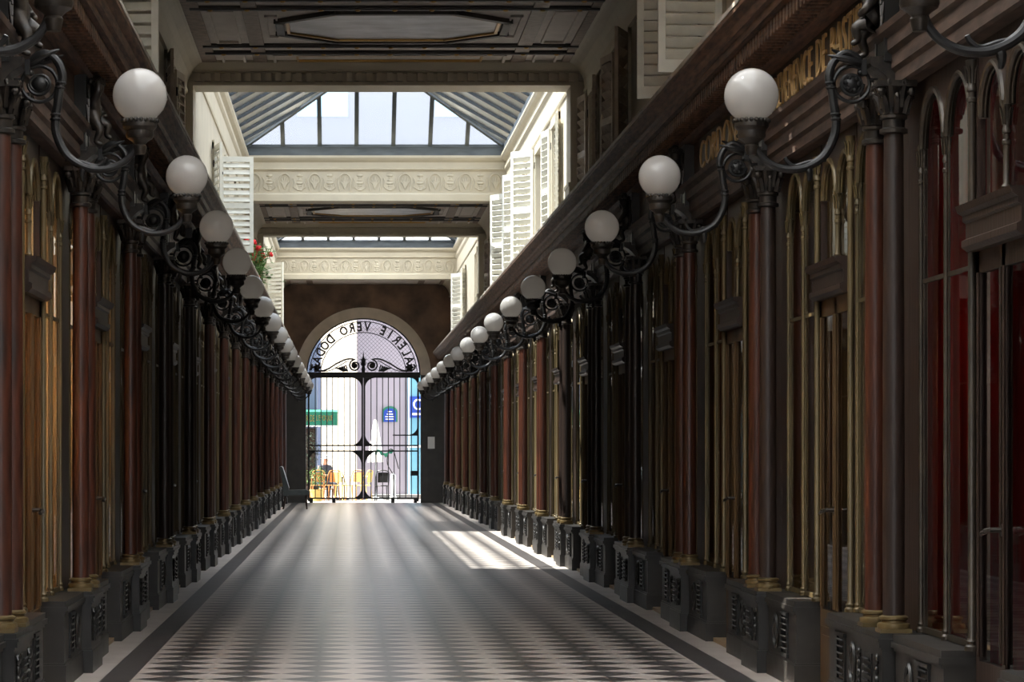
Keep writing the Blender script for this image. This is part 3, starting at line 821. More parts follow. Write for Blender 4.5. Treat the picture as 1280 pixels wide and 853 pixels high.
# ------------------------------------------------------------------ ceilings, beams
def frame_loop(m, pts, wid, h, z, closed=True):
    n = len(pts)
    for i in range(n if closed else n - 1):
        p, q = Vector((*pts[i], z - h / 2)), Vector((*pts[(i + 1) % n], z - h / 2))
        d = (q - p).normalized() * wid * .5
        m.bar(p - d, q + d, wid, h)
CZ = 6.29
for ci, (a, b) in enumerate(((18.0, 34.6), (52.6, 58.9), (76.0, END))):
    r = bpy.data.objects.new('ceiling', None); COL.objects.link(r); r['kind'] = 'structure'
    MB().box(-2.9, 2.9, a, b, CZ, CZ + .25).build('ceiling_slab', 'ceil', r)
    bands = MB()
    y0 = max(a, 18)
    for x in (-1.58, 1.58): bands.box(x - .085, x + .085, y0, b, CZ - .025, CZ)
    for x in (-2.22, 2.22): bands.box(x - .10, x + .10, y0, b, CZ - .025, CZ)
    bands.build('ornamental_band', 'ceil_band', r)
    rib = MB(); gold = MB(); pan = MB(); mold = MB(); paint = MB()
    base = 34.6 if ci == 0 else (b if ci == 1 else b)
    ribs = [base - .93, base - 1.5, base - 4.3, base - 4.9] if ci < 2 else []
    for yy in ribs:
        rib.box(-2.22, 2.22, yy - .07, yy + .07, CZ - .030, CZ); rib.box(-2.22, 2.22, yy - .04, yy + .04, CZ - .042, CZ - .03)
        for k in range(11):
            x = -2.0 + k * .4
            gold.ball((x, yy - .02, CZ - .044), .026, 8, 6, (1.2, .8, .6))
    if ci < 2:
        rib.build('transverse_rib', 'ceil_dark', r)
        yc = base - 2.95
        oct_ = [(-.62, -1.0), (.62, -1.0), (1.2, -.42), (1.2, .42), (.62, 1.0), (-.62, 1.0), (-1.2, .42), (-1.2, -.42)]
        o1 = [(x, yc + y) for x, y in oct_]
        frame_loop(mold, [(x * 1.06, yc + y * 1.08) for x, y in oct_], .09, .05, CZ)
        frame_loop(gold, [(x * .985, yc + y * .98) for x, y in oct_], .035, .035, CZ)
        paint.add([(x * .97, yc + y * .96, CZ - .012) for x, y in oct_] , [tuple(range(8))])
        mold.build('octagon_moulding', 'ceil_dark', r); paint.build('painted_panel', 'ceil_paint', r)
        # rectangular side panels between the bands, and the narrow panel next to the beam
        for x0, x1 in ((-2.06, -1.74), (1.74, 2.06)):
            for ya, yb in ((base - 4.1, base - 1.75), (base - .78, base - .12)):
                frame_loop(pan, [(x0 + .03, ya), (x1 - .03, ya), (x1 - .03, yb), (x0 + .03, yb)], .03, .03, CZ)
        frame_loop(pan, [(-1.40, base - .75), (1.40, base - .75), (1.40, base - .14), (-1.40, base - .14)], .035, .035, CZ)
        for sx in (-1, 1): frame_loop(pan, [(sx * 1.30, yc - .75), (sx * 1.42, yc - .75), (sx * 1.42, yc + .75), (sx * 1.30, yc + .75)], .02, .025, CZ)
        frame_loop(gold, [(-1.12, base - .68), (1.12, base - .68), (1.12, base - .2), (-1.12, base - .2)], .025, .03, CZ)
        pan.build('panel_moulding', 'ceil', r); gold.build('gilding', 'gold', r)

def relief(m, y, z0, z1, half, facing=-1):
    """row of palmettes under arches alternating with stacked urns, on a face at y"""
    h = z1 - z0; p = .275; n = int(half * 2 / p)
    for k in range(n):
        x = -half + (k + .5) * (2 * half / n); d = facing
        if k % 2 == 0:
            A = [(x + .12 * math.cos(t), y + d * .012, z0 + h * .48 + h * .44 * math.sin(t)) for t in [PI * i / 10 for i in range(11)]]
            A = [(x + .09, y + d * .012, z0 + .03)] + A + [(x - .09, y + d * .012, z0 + .03)]
            m.tube(A, .015, 5)
            for a in (-40, -20, 0, 20, 40):
                t = math.radians(90 + a); L = h * (.62 - abs(a) * .003)
                m.tube([(x, y + d * .008, z0 + .06), (x + L * .5 * math.cos(t) * .6, y + d * .02, z0 + .06 + L * .55), (x + L * math.cos(t) * .62, y + d * .01, z0 + .06 + L * math.sin(t))], [.012, .02, .008], 5)
        else:
            for wd, za, zb_ in ((.05, .03, .06), (.022, .06, .11), (.05, .11, .14), (.07, .15, .20), (.055, .21, .24), (.03, .24, .28), (.065, .29, .34)): m.ball((x, y, z0 + (za + zb_) / 2), wd, 8, 5, (1, .3, (zb_ - za) / wd * .62))
            for sg in (-1, 1):
                m.tube([(x + sg * .04, y + d * .012, z0 + .05), (x + sg * .11, y + d * .016, z0 + .10), (x + sg * .09, y + d * .012, z0 + .19), (x + sg * .12, y + d * .012, z0 + .27)], .011, 5)

def cream_beam(name, y, zb):
    """beam with frieze facing the viewer, below a skylight's far end"""
    r = bpy.data.objects.new(name, None); COL.objects.link(r); r['kind'] = 'structure'
    pr = [(y + .6, zb), (y - .02, zb), (y - .02, zb + .12), (y + .0, zb + .14), (y + .03, zb + .15), (y + .03, zb + .55), (y + .0, zb + .57), (y - .02, zb + .59), (y + .02, zb + .61), (y + .02, zb + .72),
          (y - .03, zb + .76), (y - .06, zb + .80), (y - .06, zb + .84), (y + .6, zb + .84)]
    MB().prism(pr, -2.46, 2.46, 'x').build('beam_body', 'cream', r)
    m = MB(); relief(m, y + .03, zb + .16, zb + .54, 2.38); m.build('palmette_frieze', 'cream', r)
cream_beam('beam', 52.0, 6.13)
cream_beam('beam', 75.5, 6.13)

def dentil_beam(y, zb, half_l, half_r, deep):
    r = bpy.data.objects.new('beam', None); COL.objects.link(r); r['kind'] = 'structure'
    pr = [(y + deep, zb), (y, zb), (y, zb + .04), (y + .05, zb + .05), (y + .05, zb + .15), (y - .07, zb + .155), (y - .06, zb + .17), (y - .10, zb + .19), (y - .16, zb + .26), (y - .16, zb + .30), (y + deep, zb + .30)]
    MB().prism(pr, -2.5, 2.46, 'x').build('beam_body', 'cream', r)
    m = MB(); x = -2.4
    while x < 2.4:
        m.box(x, x + .07, y - .055, y + .06, zb + .052, zb + .148); x += .125
    m.build('dentil_course', 'cream', r)
    MB().box(-2.46, 2.46, y + .05, y + deep, zb + .3, zb + 1.1).build('upstand', 'cream', r)
    for s, w, wo in ((1, half_r, 2.46), (-1, half_l, 2.54)):
        p = MB()
        p.box(s * w, s * wo, y, y + deep, 4.32, zb)
        p.box(s * (w - .03), s * wo, y - .02, y + deep + .02, 4.75, 4.80); p.box(s * (w - .02), s * wo, y - .015, y + deep, 4.32, 4.75)
        p.build('pilaster', 'cream', r)
dentil_beam(34.6, 6.0, 2.42, 2.245, .65)
dentil_beam(58.9, 6.02, 2.28, 2.25, .5)

# ------------------------------------------------------------------ hipped skylights
def skylight(a, b, label, nxp=7, gm='sky_glass'):
    t = thing('skylight', label, 'skylight', (0, (a + b) / 2, 7.0))
    L = (b - a) / 2; W = 2.40; z0 = .20; sl = .56; rz = z0 + W * sl; ry = L - W
    c = MB()
    for sg in (-1, 1):
        c.box(-W - .1, W + .1, *sorted((sg * L, sg * (L + .1))), -.03, z0); c.box(-W - .1, W + .1, *sorted((sg * (L - .03), sg * (L + .05))), z0 - .05, z0)
        c.box(*sorted((sg * W, sg * (W + .1))), -L, L, -.03, z0)
    c.build('kerb', 'lead', t)
    P = {'a': (-W, -L, z0), 'b': (W, -L, z0), 'c': (W, L, z0), 'd': (-W, L, z0), 'e': (0, -ry, rz), 'f': (0, ry, rz)}
    for k in ('abe', 'bcfe', 'cdf', 'daef'):
        MB().add([P[i] for i in k], [tuple(range(len(k)))]).build('glazing', gm, t)
    for p, q in (('a', 'e'), ('b', 'e'), ('c', 'f'), ('d', 'f')):
        MB().bar(P[p], P[q], .07, .10).build('hip_rafter', 'steel', t)
    MB().bar(P['e'], P['f'], .08, .12).build('ridge_beam', 'steel', t)
    n = int(2 * L / 1.0)
    for i in range(1, n):
        y = -L + 2 * L * i / n
        k = min(1., (L - abs(y)) / W)
        for sg in (-1, 1):
            MB().bar((sg * W, y, z0 - .02), (sg * W * (1 - k), y, z0 + W * k * sl - .02), .05, .05).build('glazing_bar', 'steel', t)
    for sg in (-1, 1):
        for i in range(1, nxp):
            x = -W + 2 * W * i / nxp
            k = min(1., (W - abs(x)) / W)
            MB().bar((x, sg * L, z0 - .02), (x, sg * (L - W * k), z0 + W * k * sl - .02), .075, .06).build('glazing_bar', 'steel', t)
skylight(35.3, 52.2, 'large hipped glass skylight with dark bars above the cream beam')
skylight(59.4, 75.7, 'farther glass skylight, only its dark kerb seen above the distant frieze', gm='sky_glass_mid')
skylight(1.6, 17.8, 'frosted skylight overhead nearest the viewer, out of the frame', gm='sky_glass_dull')
# roof over the closed parts, so that daylight comes in by the skylights
for (a, b) in ((-6, 1.5), (18.0, 34.9), (52.4, 59.2), (75.9, END + .4)):
    MB().box(-3.0, 3.0, a, b, 6.95, 7.15).build('roof', 'lead', kind='structure')

# ------------------------------------------------------------------ end wall with arch
GX, AR, ZSP = -.05, 1.65, 3.67
m = MB(); top = 6.35; n = 32
A = arc(GX, ZSP, AR, 180, 0, n)
xs = [-2.6] + [p[0] for p in A] + [2.6]; zs = [ZSP] + [p[1] for p in A] + [ZSP]; k = len(xs)
vs = [(x, y, z) for y in (END, END + .35) for x, z in zip(xs, zs)] + [(x, y, top) for y in (END, END + .35) for x in xs]
fs = []
for i in range(k - 1):
    fs += [(i, 2 * k + i, 2 * k + i + 1, i + 1), (k + i, k + i + 1, 3 * k + i + 1, 3 * k + i), (i, i + 1, k + i + 1, k + i)]
m.add(vs, fs).build('wall_end', 'mural', kind='structure')
for s in (1, -1):
    p = MB(); a, b = GX + s * AR, s * 3.8
    p.box(a, b, END, END + .35, 0, ZSP)
    p.box(*sorted((s * 1.78, s * 2.2)), END - .02, END, .3, 1.5); p.box(*sorted((s * 1.78, s * 2.2)), END - .02, END, 1.7, 3.5)
    p.build('wall_end_pier_' + SIDE[s], 'pier', kind='structure')
    MB().box(s * 2.3, s * 3.6, Y0 + 15 * BAY + .42, END, 0, 3.36).build('wall_far_' + SIDE[s], 'dark_wood', kind='structure')
m = MB()
O, I = arc(GX, ZSP, 1.95, 180, 0, 40), arc(GX, ZSP, 1.645, 180, 0, 40)
vs = [(x, y, z) for y in (END - .05, END + .02) for x, z in O + I]
N = 41; fs = []
for i in range(40):
    fs += [(i, i + 1, N + i + 1, N + i), (2 * N + i, 3 * N + i, 3 * N + i + 1, 2 * N + i + 1), (i, 2 * N + i, 2 * N + i + 1, i + 1), (N + i, N + i + 1, 3 * N + i + 1, 3 * N + i)]
m.add(vs, fs).build('trim_arch', 'archivolt', kind='structure')

# ------------------------------------------------------------------ houses above the roof, seen dimly through the skylight glass
for (yy, lab) in ((55.0, 'grey upper storeys of a house rising behind the first skylight'), (79.0, 'grey upper storeys of a house rising behind the far skylight')):
    t = thing('roof_house', lab, 'building', (0, yy, 7.15))  # rises from roof level above the arcade, not from the street
    MB().box(-7, 7, 0, 3, 0, 8).build('facade', 'roof_grey', t)
    for x in (-4.2, -1.5, 1.2, 3.9):
        for z in (.9, 3.8):
            MB().box(x, x + 1.0, -.04, .02, z, z + 1.7).build('window_pane', 'cyan_glass', t)
    MB().box(-7, 7, -.25, 0, 2.9, 3.1).build('string_course', 'roof_grey', t)

# ------------------------------------------------------------------ iron gate and fanlight
GY = END + .12
fan = thing('fanlight_grille', 'semicircular iron fanlight grille with mirrored GALERIE VERO DODAT letters over the gate', 'grille', (GX, GY, 0))
MB().box(-1.64, 1.64, -.06, .06, 3.60, 3.76).build('transom_beam', 'iron', fan)
b = MB()
b.tube([(x, 0, z) for x, z in arc(0, ZSP, 1.63, 0, 180, 40)], .022, 6); b.build('outer_arc', 'iron', fan)
for rr in (1.55, 1.235):
    b = MB(); b.tube([(x, 0, z) for x, z in arc(0, ZSP, rr, 3, 177, 40)], .014, 6); b.build('letter_rail', 'iron', fan)
lat = MB(); sp = .115
for k in range(-30, 31):
    for d in (1, -1):
        # line x = c + d*t, z = t clipped to the half disc
        c = k * sp * 1.0
        pts = []
        for i in range(61):
            tt = i / 60 * 1.62; x = c + d * tt
            if x * x + tt * tt < 1.62 ** 2 and tt > .06: pts.append((x, tt))
        if len(pts) > 2:
            lat.bar((pts[0][0], .02 * d, ZSP + pts[0][1]), (pts[-1][0], .02 * d, ZSP + pts[-1][1]), .007, .007, (0, 1, 0))
lat.build('lattice', 'iron', fan)
let = MB(); word = 'GALERIE VERO DODAT'
for i, chh in enumerate(word):
    if chh == ' ': continue
    th = math.radians(9 + (171 - 9) * i / (len(word) - 1))
    me = serif_mesh(chh, .265, .012, bold=.032)
    up = Vector((math.cos(th), 0, math.sin(th))); rt = Vector((-math.sin(th), 0, math.cos(th)))
    base = up * 1.27 + Vector((0, 0, ZSP))
    let.add([base + rt * v.co.x * .82 + up * v.co.y + Vector((0, v.co.z, 0)) for v in me.vertices], [tuple(p.vertices) for p in me.polygons])
    # slab serifs at foot and head
    if chh in 'AIREVD': pass
let.build('lettering', 'iron', fan)
for s in (-1, 1):
    sc_ = MB()
    sp_ = [(s * (.245 + (.17 - .0036 * q) * math.cos(-s * 0 + PI / 2 - q * PI / 10)), 0, 3.95 + (.17 - .0036 * q) * math.sin(PI / 2 - q * PI / 10)) for q in range(40)]
    lead = smooth_path([(s * 1.42, 0, 3.80), (s * 1.25, 0, 3.80), (s * 1.05, 0, 3.84), (s * .75, 0, 4.02), (s * .5, 0, 4.13)] + [(s * .33, 0, 4.145)], 4)
    sc_.tube(lead + [Vector(p) for p in sp_], .024, 7)
    lead2 = smooth_path([(s * 1.40, 0, 3.78), (s * 1.0, 0, 3.80), (s * .72, 0, 3.93), (s * .52, 0, 4.05), (s * .42, 0, 4.09)], 5)
    sc_.tube(lead2, .014, 6)
    sc_.ball((s * .245, 0, 3.95), .075, 10, 8, (1, .5, 1))
    for q in range(5):
        sc_.tube([(s * (.45 + .03 * q), 0, 3.78), (s * (.50 + .06 * q), 0, 3.88 + .02 * (4 - q)), (s * (.60 + .05 * q), 0, 3.86)], [.02, .03, .008], 5)
    sc_.build('volute', 'iron', fan)
    lb = MB(); lb.ball((s * 1.33, 0, 3.90), .085, 10, 8, (1.1, .6, 1)); 
    for q in range(6): lb.ball((s * 1.33 + .09 * math.cos(q), 0, 3.90 + .08 * math.sin(q)), .035, 7, 5)
    lb.build('rosette', 'iron', fan)
fi = MB(); fi.lathe([(.05, 3.76), (.06, 3.85), (.035, 3.95), (.06, 4.05), (.07, 4.12), (.02, 4.2), (.012, 4.32), (.002, 4.34)], (0, 0, 0), 10)
for s in (-1, 1):
    fi.tube([(0, 0, 4.05), (s * .07, 0, 4.14), (s * .11, 0, 4.12)], [.02, .02, .006], 5); fi.tube([(0, 0, 3.9), (s * .06, 0, 4.0), (s * .08, 0, 4.06)], [.02, .02, .006], 5)
fi.build('finial', 'iron', fan)

def spandrel_mb(x0, z0, sx, sz, r):
    """concave corner bracket: corner at (x0,z0), reaching r along +-x and +-z"""
    m = MB(); n = 8
    A = [(x0 + sx * (r - r * math.sin(t)), z0 + sz * (r - r * math.cos(t))) for t in [PI / 2 * i / n for i in range(n + 1)]]
    m.prism([(x0, z0)] + A, -.02, .02, 'y')
    return m
for s in (-1, 1):
    g = thing('gate_leaf', f'{"right" if s > 0 else "left"} leaf of the tall black iron gate at the end of the arcade', 'gate', (GX, GY, 0), group='iron gate leaves')
    x1 = s * 1.60
    MB().box(*sorted((s * .005, s * .055)), -.03, .03, .12, 3.60).build('meeting_stile', 'iron', g)
    MB().box(*sorted((s * 1.55, x1)), -.03, .03, .04, 3.60).build('hanging_stile', 'iron', g)
    for z in (.13, 1.49, 1.65):
        MB().box(*sorted((s * .055, s * 1.55)), -.02, .02, z - .02, z + .02).build('rail', 'iron', g)
    for k in range(1, 9):
        x = s * (.055 + k * 1.495 / 9)
        m = MB(); m.tube([(x, 0, .13), (x, 0, 3.60)], .0135, 7); m.build('bar', 'iron', g)
    for (zz, dz, r) in ((3.60, -1, .30), (1.65, 1, .34), (1.49, -1, .42), (.13, 1, .30)):
        spandrel_mb(s * .05, zz, s, dz, r).build('corner_bracket', 'iron', g)
    for (zz, dz, r) in ((3.60, -1, .22),):
        spandrel_mb(s * 1.56, zz, -s, dz, r).build('corner_bracket', 'iron', g)
    if s > 0:
        spandrel_mb(1.56, 1.95, -1, 1, .28).build('corner_bracket', 'iron', g)
        MB().box(.85, 1.56, -.02, .02, 1.93, 1.965).build('lock_rail', 'iron', g)
        MB().box(1.36, 1.56, -.05, .05, .78, .92).build('lock_case', 'iron', g)
    else:
        spandrel_mb(-1.56, 1.49, 1, -1, .3).build('corner_bracket', 'iron', g)
    for x in (s * .85, s * 1.50):
        MB().box(x - .05, x + .05, -.05, .05, .0, .12).build('foot', 'iron', g)

nt_ = MB(); nt_.box(1.80, 2.0, END - .025, END - .015, 1.56, 1.90)
o = nt_.build('notice', 'paper'); o['label'] = 'small white paper notice on the dark pier right of the gate'; o['category'] = 'notice'

# ------------------------------------------------------------------ armchair beside the left pier
def make_armchair():
    t = thing('armchair', 'dark upholstered chair with tall pale back by the left pier', 'chair', (-1.83, 71.6, 0), 0)
    s = MB(); s.prism([(-.20, .36), (.31, .36), (.335, .40), (.33, .47), (.28, .50), (-.20, .49)], -.26, .26); s.build('seat', 'upholstery', t)
    b = MB(); b.prism([(-.30, .34), (-.20, .34), (-.17, .55), (-.25, .80), (-.33, 1.06), (-.36, 1.09), (-.41, 1.08), (-.40, 1.0), (-.34, .7)], -.25, .25); b.build('backrest', 'upholstery', t)
    p = MB(); p.prism([(-.195, .50), (-.165, .55), (-.245, .82), (-.325, 1.075), (-.37, 1.10), (-.42, 1.075), (-.36, 1.06), (-.30, .98), (-.26, .80), (-.185, .56)], -.235, .235); p.build('back_cover', 'pale_cloth', t)
    for x in (-.26, .27):
        for y in (-.2, .2):
            l = MB(); l.tube([(x, y, .37), (x + (.0 if x > 0 else -.02), y, .2), (x + (.015 if x > 0 else -.06), y, 0)], [.03, .024, .016], 8); l.build('leg', 'dark_wood', t)
make_armchair()

# ------------------------------------------------------------------ geranium in a window box on the left ledge
def make_geranium(y, x, z):
    t = thing('potted_geranium', 'red flowering geranium in a window box on the left cornice', 'plant', (x, y, z))
    p = MB(); p.prism([(-.11, 0), (.11, 0), (.14, .2), (.12, .2), (.10, .17), (-.10, .17), (-.12, .2), (-.14, .2)], -.45, .45); p.build('window_box', 'terracotta', t)
    rnd = random.Random(3)
    f = MB()
    for k in range(260):
        u = rnd.gauss(0, .15); v = rnd.uniform(-.45, .45); w = rnd.uniform(.12, .78) ** 1.0 - abs(u) * .3
        c = Vector((u + .06, v, w)); a = rnd.uniform(0, 2 * PI); r = rnd.uniform(.03, .055)
        d = Vector((math.cos(a), math.sin(a), rnd.uniform(-.5, .5))).normalized(); e = d.cross(Vector((0, 0, 1))).normalized(); nn = d.cross(e)
        pts = [c + d * r * math.cos(q * PI / 3) + e * r * math.sin(q * PI / 3) for q in range(6)]
        f.add([c - nn * .012] + pts, [(0, 1 + q, 1 + (q + 1) % 6) for q in range(6)], True)
    for k in range(24):
        u, v = rnd.gauss(.05, .14), rnd.uniform(-.4, .4)
        f.tube([(u * .3, v, .15), (u, v + .03, rnd.uniform(.4, .75))], .006, 4)
    f.build('foliage', 'leaf', t)
    for k, (u, v, w) in enumerate([(.02, -.1, .80), (-.02, .2, .70), (.30, .1, .60), (.12, -.3, .68), (-.12, .1, .86), (.16, .3, .60), (.08, .0, .70)]):
        m = MB(); m.tube([(u * .3, v, .45), (u, v, w)], .005, 4)
        for q in range(9):
            a = q * 2.4; m.ball((u + .035 * math.cos(a) * (q / 9), v + .035 * math.sin(a), w + .02 * math.sin(q * 3)), .03, 7, 5)
        m.build('flower_head', 'petal', t)
make_geranium(49.0, -2.17, 4.335)

# ------------------------------------------------------------------ the street beyond the gate
MB().box(-40, 40, END + .35, 140, -.25, -.02).build('street', 'street', kind='structure')
MB().box(.25, 12, 87.8, 88.99, -.02, .12).build('pavement', 'street', kind='structure')
def part_box(t, name, m, *b): MB().box(*b).build(name, m, t)
t = thing('street_corner_building', 'pale corner building straight across the street, sunlit flank and shaded front', 'building', (-.2, 89, 0))
bx = MB(); bx.prism([(0, 0), (14, 0), (14, 24), (-1.35, 24)], -.05, 22, 'z'); bx.build('facade', 'shade_lavender', t)
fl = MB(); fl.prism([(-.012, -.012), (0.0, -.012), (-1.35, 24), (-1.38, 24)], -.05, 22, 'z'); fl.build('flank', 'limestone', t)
MB().box(.02, 14, -.06, 0, 5.4, 5.7).build('string_course', 'shade_lavender', t)
sh = MB(); sh.box(1.60, 5.0, -.12, -.02, .1, 3.9); sh.build('shop_window', 'cyan_glass', t)
for x in (1.62, 2.4, 3.2):
    MB().box(x, x + .05, -.14, -.1, .1, 3.9).build('mullion', 'white', t)
MB().box(1.6, 5.0, -.16, -.1, 1.6, 1.68).build('glazing_rail', 'white', t)
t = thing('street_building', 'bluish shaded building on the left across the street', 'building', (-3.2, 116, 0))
MB().box(-12, 1.6, 0, 10, -.05, 20).build('facade', 'shaded_blue_wall', t)
for x in (-2.6, -.8):
    for z in (1.2, 4.4, 7.6):
        MB().box(x, x + 1.0, -.05, .02, z, z + 1.9).build('window_pane', 'cyan_glass', t)
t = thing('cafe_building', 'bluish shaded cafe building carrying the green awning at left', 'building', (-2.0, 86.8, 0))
MB().box(-8, .55, 0, 1.5, -.05, 6.5).build('facade', 'shaded_blue_wall', t)
MB().box(-.2, .5, -.04, .02, .05, 2.2).build('door_leaf', 'dark_wood', t)

aw = thing('awning', 'green cafe awning lettered BAR DE L EPOQUE with a scalloped edge', 'awning', (-1.09, 86.53, 0))
m = MB(); m.prism([(.25, 2.78), (-.35, 2.70), (-.35, 2.28), (-.33, 2.28), (-.33, 2.66), (.25, 2.74)], -1.6, .28, 'x'); m.build('canopy', 'awning', aw)
m = MB()
for k in range(18):
    yy = -1.55 + k * .105
    m.prism([(yy + .05 * math.cos(PI * q / 6), 2.28 - .05 * math.sin(PI * q / 6)) for q in range(7)], -.352, -.33, 'y') if False else m.add([(yy + .05 * math.cos(PI * q / 6), -.352, 2.28 - .05 * math.sin(PI * q / 6)) for q in range(7)] + [(yy + .05 * math.cos(PI * q / 6), -.332, 2.28 - .05 * math.sin(PI * q / 6)) for q in range(7)],
        [tuple(range(7)), tuple(range(7, 14))] + [(q, q + 1, 8 + q, 7 + q) for q in range(6)])
m.build('valance', 'white', aw)
for me in word_meshes("BAR DE L'EPOQUE", .2, .004, .95):
    for v in me.vertices: v.co = (v.co.x - .34, -.356 - v.co.z, 2.40 + v.co.y)
    me.materials.append(M['gold']); link('lettering', me, aw)

pq = thing('street_plaque', 'blue and green street name plaque with arched top on the shaded front', 'sign', (.84, 88.98, 2.42))
def arched(hw, h, y0, y1):
    m = MB(); pr = [(-hw, 0), (hw, 0)] + [(hw * math.cos(q * PI / 10), h - hw * .7 + hw * .7 * math.sin(q * PI / 10)) for q in range(11)]
    return m.prism(pr, y0, y1, 'y')
arched(.24, .50, -.02, 0).build('border', 'plaque_green', pq)
arched(.195, .43, -.028, -.02).build('enamel_field', 'plaque_blue', pq)
for z, w in ((.07, .14), (.15, .15), (.23, .10), (.31, .07)):
    MB().box(-w, w, -.034, -.028, z, z + .03).build('lettering_line', 'white', pq)
po = thing('shop_poster', 'blue poster with a white roundel in the shop window at right', 'poster', (1.47, 88.86, 2.55))
MB().box(0, .55, -.02, 0, 0, .68).build('sheet', 'plaque_blue', po)
m = MB(); m.tube([(.27 + .14 * math.cos(q * PI / 10), -.03, .42 + .15 * math.sin(q * PI / 10)) for q in range(20)], .03, 6, True); m.build('roundel', 'white', po)
MB().box(.08, .45, -.03, -.02, .08, .15).build('text_band', 'white', po)

def parasol(name, label, x, y, h, m, low):
    t = thing(name, label, 'parasol', (x, y, 0))
    MB().lathe([(.24, 0), (.24, .06), (.05, .08), (.03, .12), (.02, .2), (.02, h)], seg=12).build('pole', 'pale_cloth', t)
    c = MB(); vs = []
    prof = [(.05, h), (.10, h - .25), (.17, h - .7), (.24, low + .25), (.25, low)]
    seg = 24
    for r, z in prof:
        for k in range(seg):
            a = 2 * PI * k / seg; rr = r * (1 - .22 * (k % 3 == 0))
            vs.append((rr * math.cos(a), rr * math.sin(a), z))
    fs = [(i * seg + k, i * seg + (k + 1) % seg, (i + 1) * seg + (k + 1) % seg, (i + 1) * seg + k) for i in range(len(prof) - 1) for k in range(seg)]
    fs += [tuple(range(seg)), tuple(range((len(prof) - 1) * seg, len(prof) * seg))[::-1]]
    c.add(vs, fs, True); c.build('canopy', m, t)
parasol('parasol', 'closed white cafe parasol standing behind the right gate leaf', .35, 85.6, 2.45, 'white', 1.15)

def cafe_chair(x, y, rz, m, label):
    t = thing('cafe_chair', label, 'chair', (x, y, 0), rz, 'cafe chairs on the pavement')
    s = MB(); s.lathe([(.20, .44), (.21, .455), (.20, .47)], seg=16); s.build('seat', m, t)
    b = MB(); b.tube(smooth_path([(-.19, -.05, .47), (-.19, -.20, .80), (-.11, -.22, .90), (.11, -.22, .90), (.19, -.20, .80), (.19, -.05, .47)], 4), .017, 6)
    b.obox((0, -.21, .70), (.15, 0, 0), (0, .006, .0), (0, -.02, .15)); b.build('backrest', m, t)
    for sx in (-.16, .16):
        for sy in (-.16, .16):
            l = MB(); l.tube([(sx, sy, .45), (sx * 1.15, sy * 1.2, 0)], .015, 6); l.build('leg', m, t)
cafe_chair(-.98, 84.75, .4, 'rattan', 'orange rattan cafe chair, leftmost one behind the left gate leaf')
cafe_chair(-.62, 84.2, -.9, 'rattan_yellow', 'pale yellow rattan cafe chair, second from the left behind the gate')
cafe_chair(-.30, 84.9, 2.6, 'rattan', 'orange rattan cafe chair, third from the left behind the gate')
cafe_chair(-.02, 84.1, 1.1, 'rattan_yellow', 'pale yellow rattan cafe chair beside the gate\'s meeting stile')
cafe_chair(.52, 83.5, 3.0, 'iron', 'dark metal cafe chair right of the gate\'s meeting stile')
cafe_chair(-1.42, 84.55, .2, 'rattan', 'orange rattan cafe chair half hidden behind the basket plant')

def cafe_table(x, y, label):
    t = thing('cafe_table', label, 'table', (x, y, 0), group='cafe tables')
    MB().lathe([(.30, .70), (.31, .715), (.30, .73)], seg=18).build('tabletop', 'white', t)
    MB().lathe([(.20, 0), (.19, .03), (.03, .06), (.02, .12), (.02, .66), (.05, .70)], seg=12).build('pedestal_base', 'iron', t)
cafe_table(-.66, 85.35, 'small round white cafe table among the rattan chairs')
cafe_table(-.05, 86.5, 'small round white cafe table behind the meeting stile')

def bush(name, label, x, y, pot, pm, r, z0, z1, m, n, seed):
    t = thing(name, label, 'plant', (x, y, 0))
    MB().lathe([(pot * .75, 0), (pot, pot * 1.5), (pot * 1.08, pot * 1.55), (pot * 1.08, pot * 1.75), (pot * .9, pot * 1.75), (pot * .9, pot * 1.6)], seg=16).build('pot', pm, t)
    MB().tube([(0, 0, pot * 1.5), (.02, 0, z0 + .1)], .02, 6).build('stem', 'dark_wood', t)
    rnd = random.Random(seed); f = MB()
    for k in range(n):
        a, b = rnd.uniform(0, 2 * PI), rnd.uniform(-1, 1); q = r * rnd.uniform(.4, 1) ; e = math.sqrt(1 - b * b)
        c = Vector((q * e * math.cos(a), q * e * math.sin(a), (z0 + z1) / 2 + b * (z1 - z0) / 2 * rnd.uniform(.6, 1)))
        d = Vector((math.cos(a) + rnd.uniform(-.6, .6), math.sin(a) + rnd.uniform(-.6, .6), rnd.uniform(-.9, .4))).normalized()
        e2 = d.cross(Vector((0, 0, 1))).normalized(); L = rnd.uniform(.06, .12)
        f.add([c, c + d * L * .5 + e2 * L * .22, c + d * L, c + d * L * .5 - e2 * L * .22], [(0, 1, 2, 3)])
    f.build('foliage', m, t)
bush('potted_plant', 'bright green plant spilling from a basket by the left gate post', -1.42, 83.2, .2, 'rattan_yellow', .34, .42, 1.05, 'leaf', 420, 5)
bush('potted_shrub', 'tall dark shrub in a tub behind the green basket plant', -1.62, 85.4, .24, 'dark_wood', .28, .9, 2.15, 'dark_leaf', 520, 8)
bo = thing('bollard', 'pale grey street bollard near the right gate leaf', 'bollard', (.88, 85.0, 0))
MB().lathe([(.11, 0), (.11, .1), (.075, .13), (.065, .62), (.085, .66), (.085, .70), (.06, .78), (.01, .82)], seg=14).build('post', 'pale_cloth', bo)
gp = thing('folding_rack', 'dark bent metal stand draped with a green cloth beside the parasol', 'stand', (.62, 84.6, 0))
MB().tube(smooth_path([(.26, 0, 0), (.27, 0, .7), (.08, 0, 1.1), (.12, 0, 1.5), (.25, 0, 1.52), (.34, 0, 1.25), (.42, 0, .95)], 4), .016, 6).build('frame', 'iron', gp)
m = MB(); n = 12
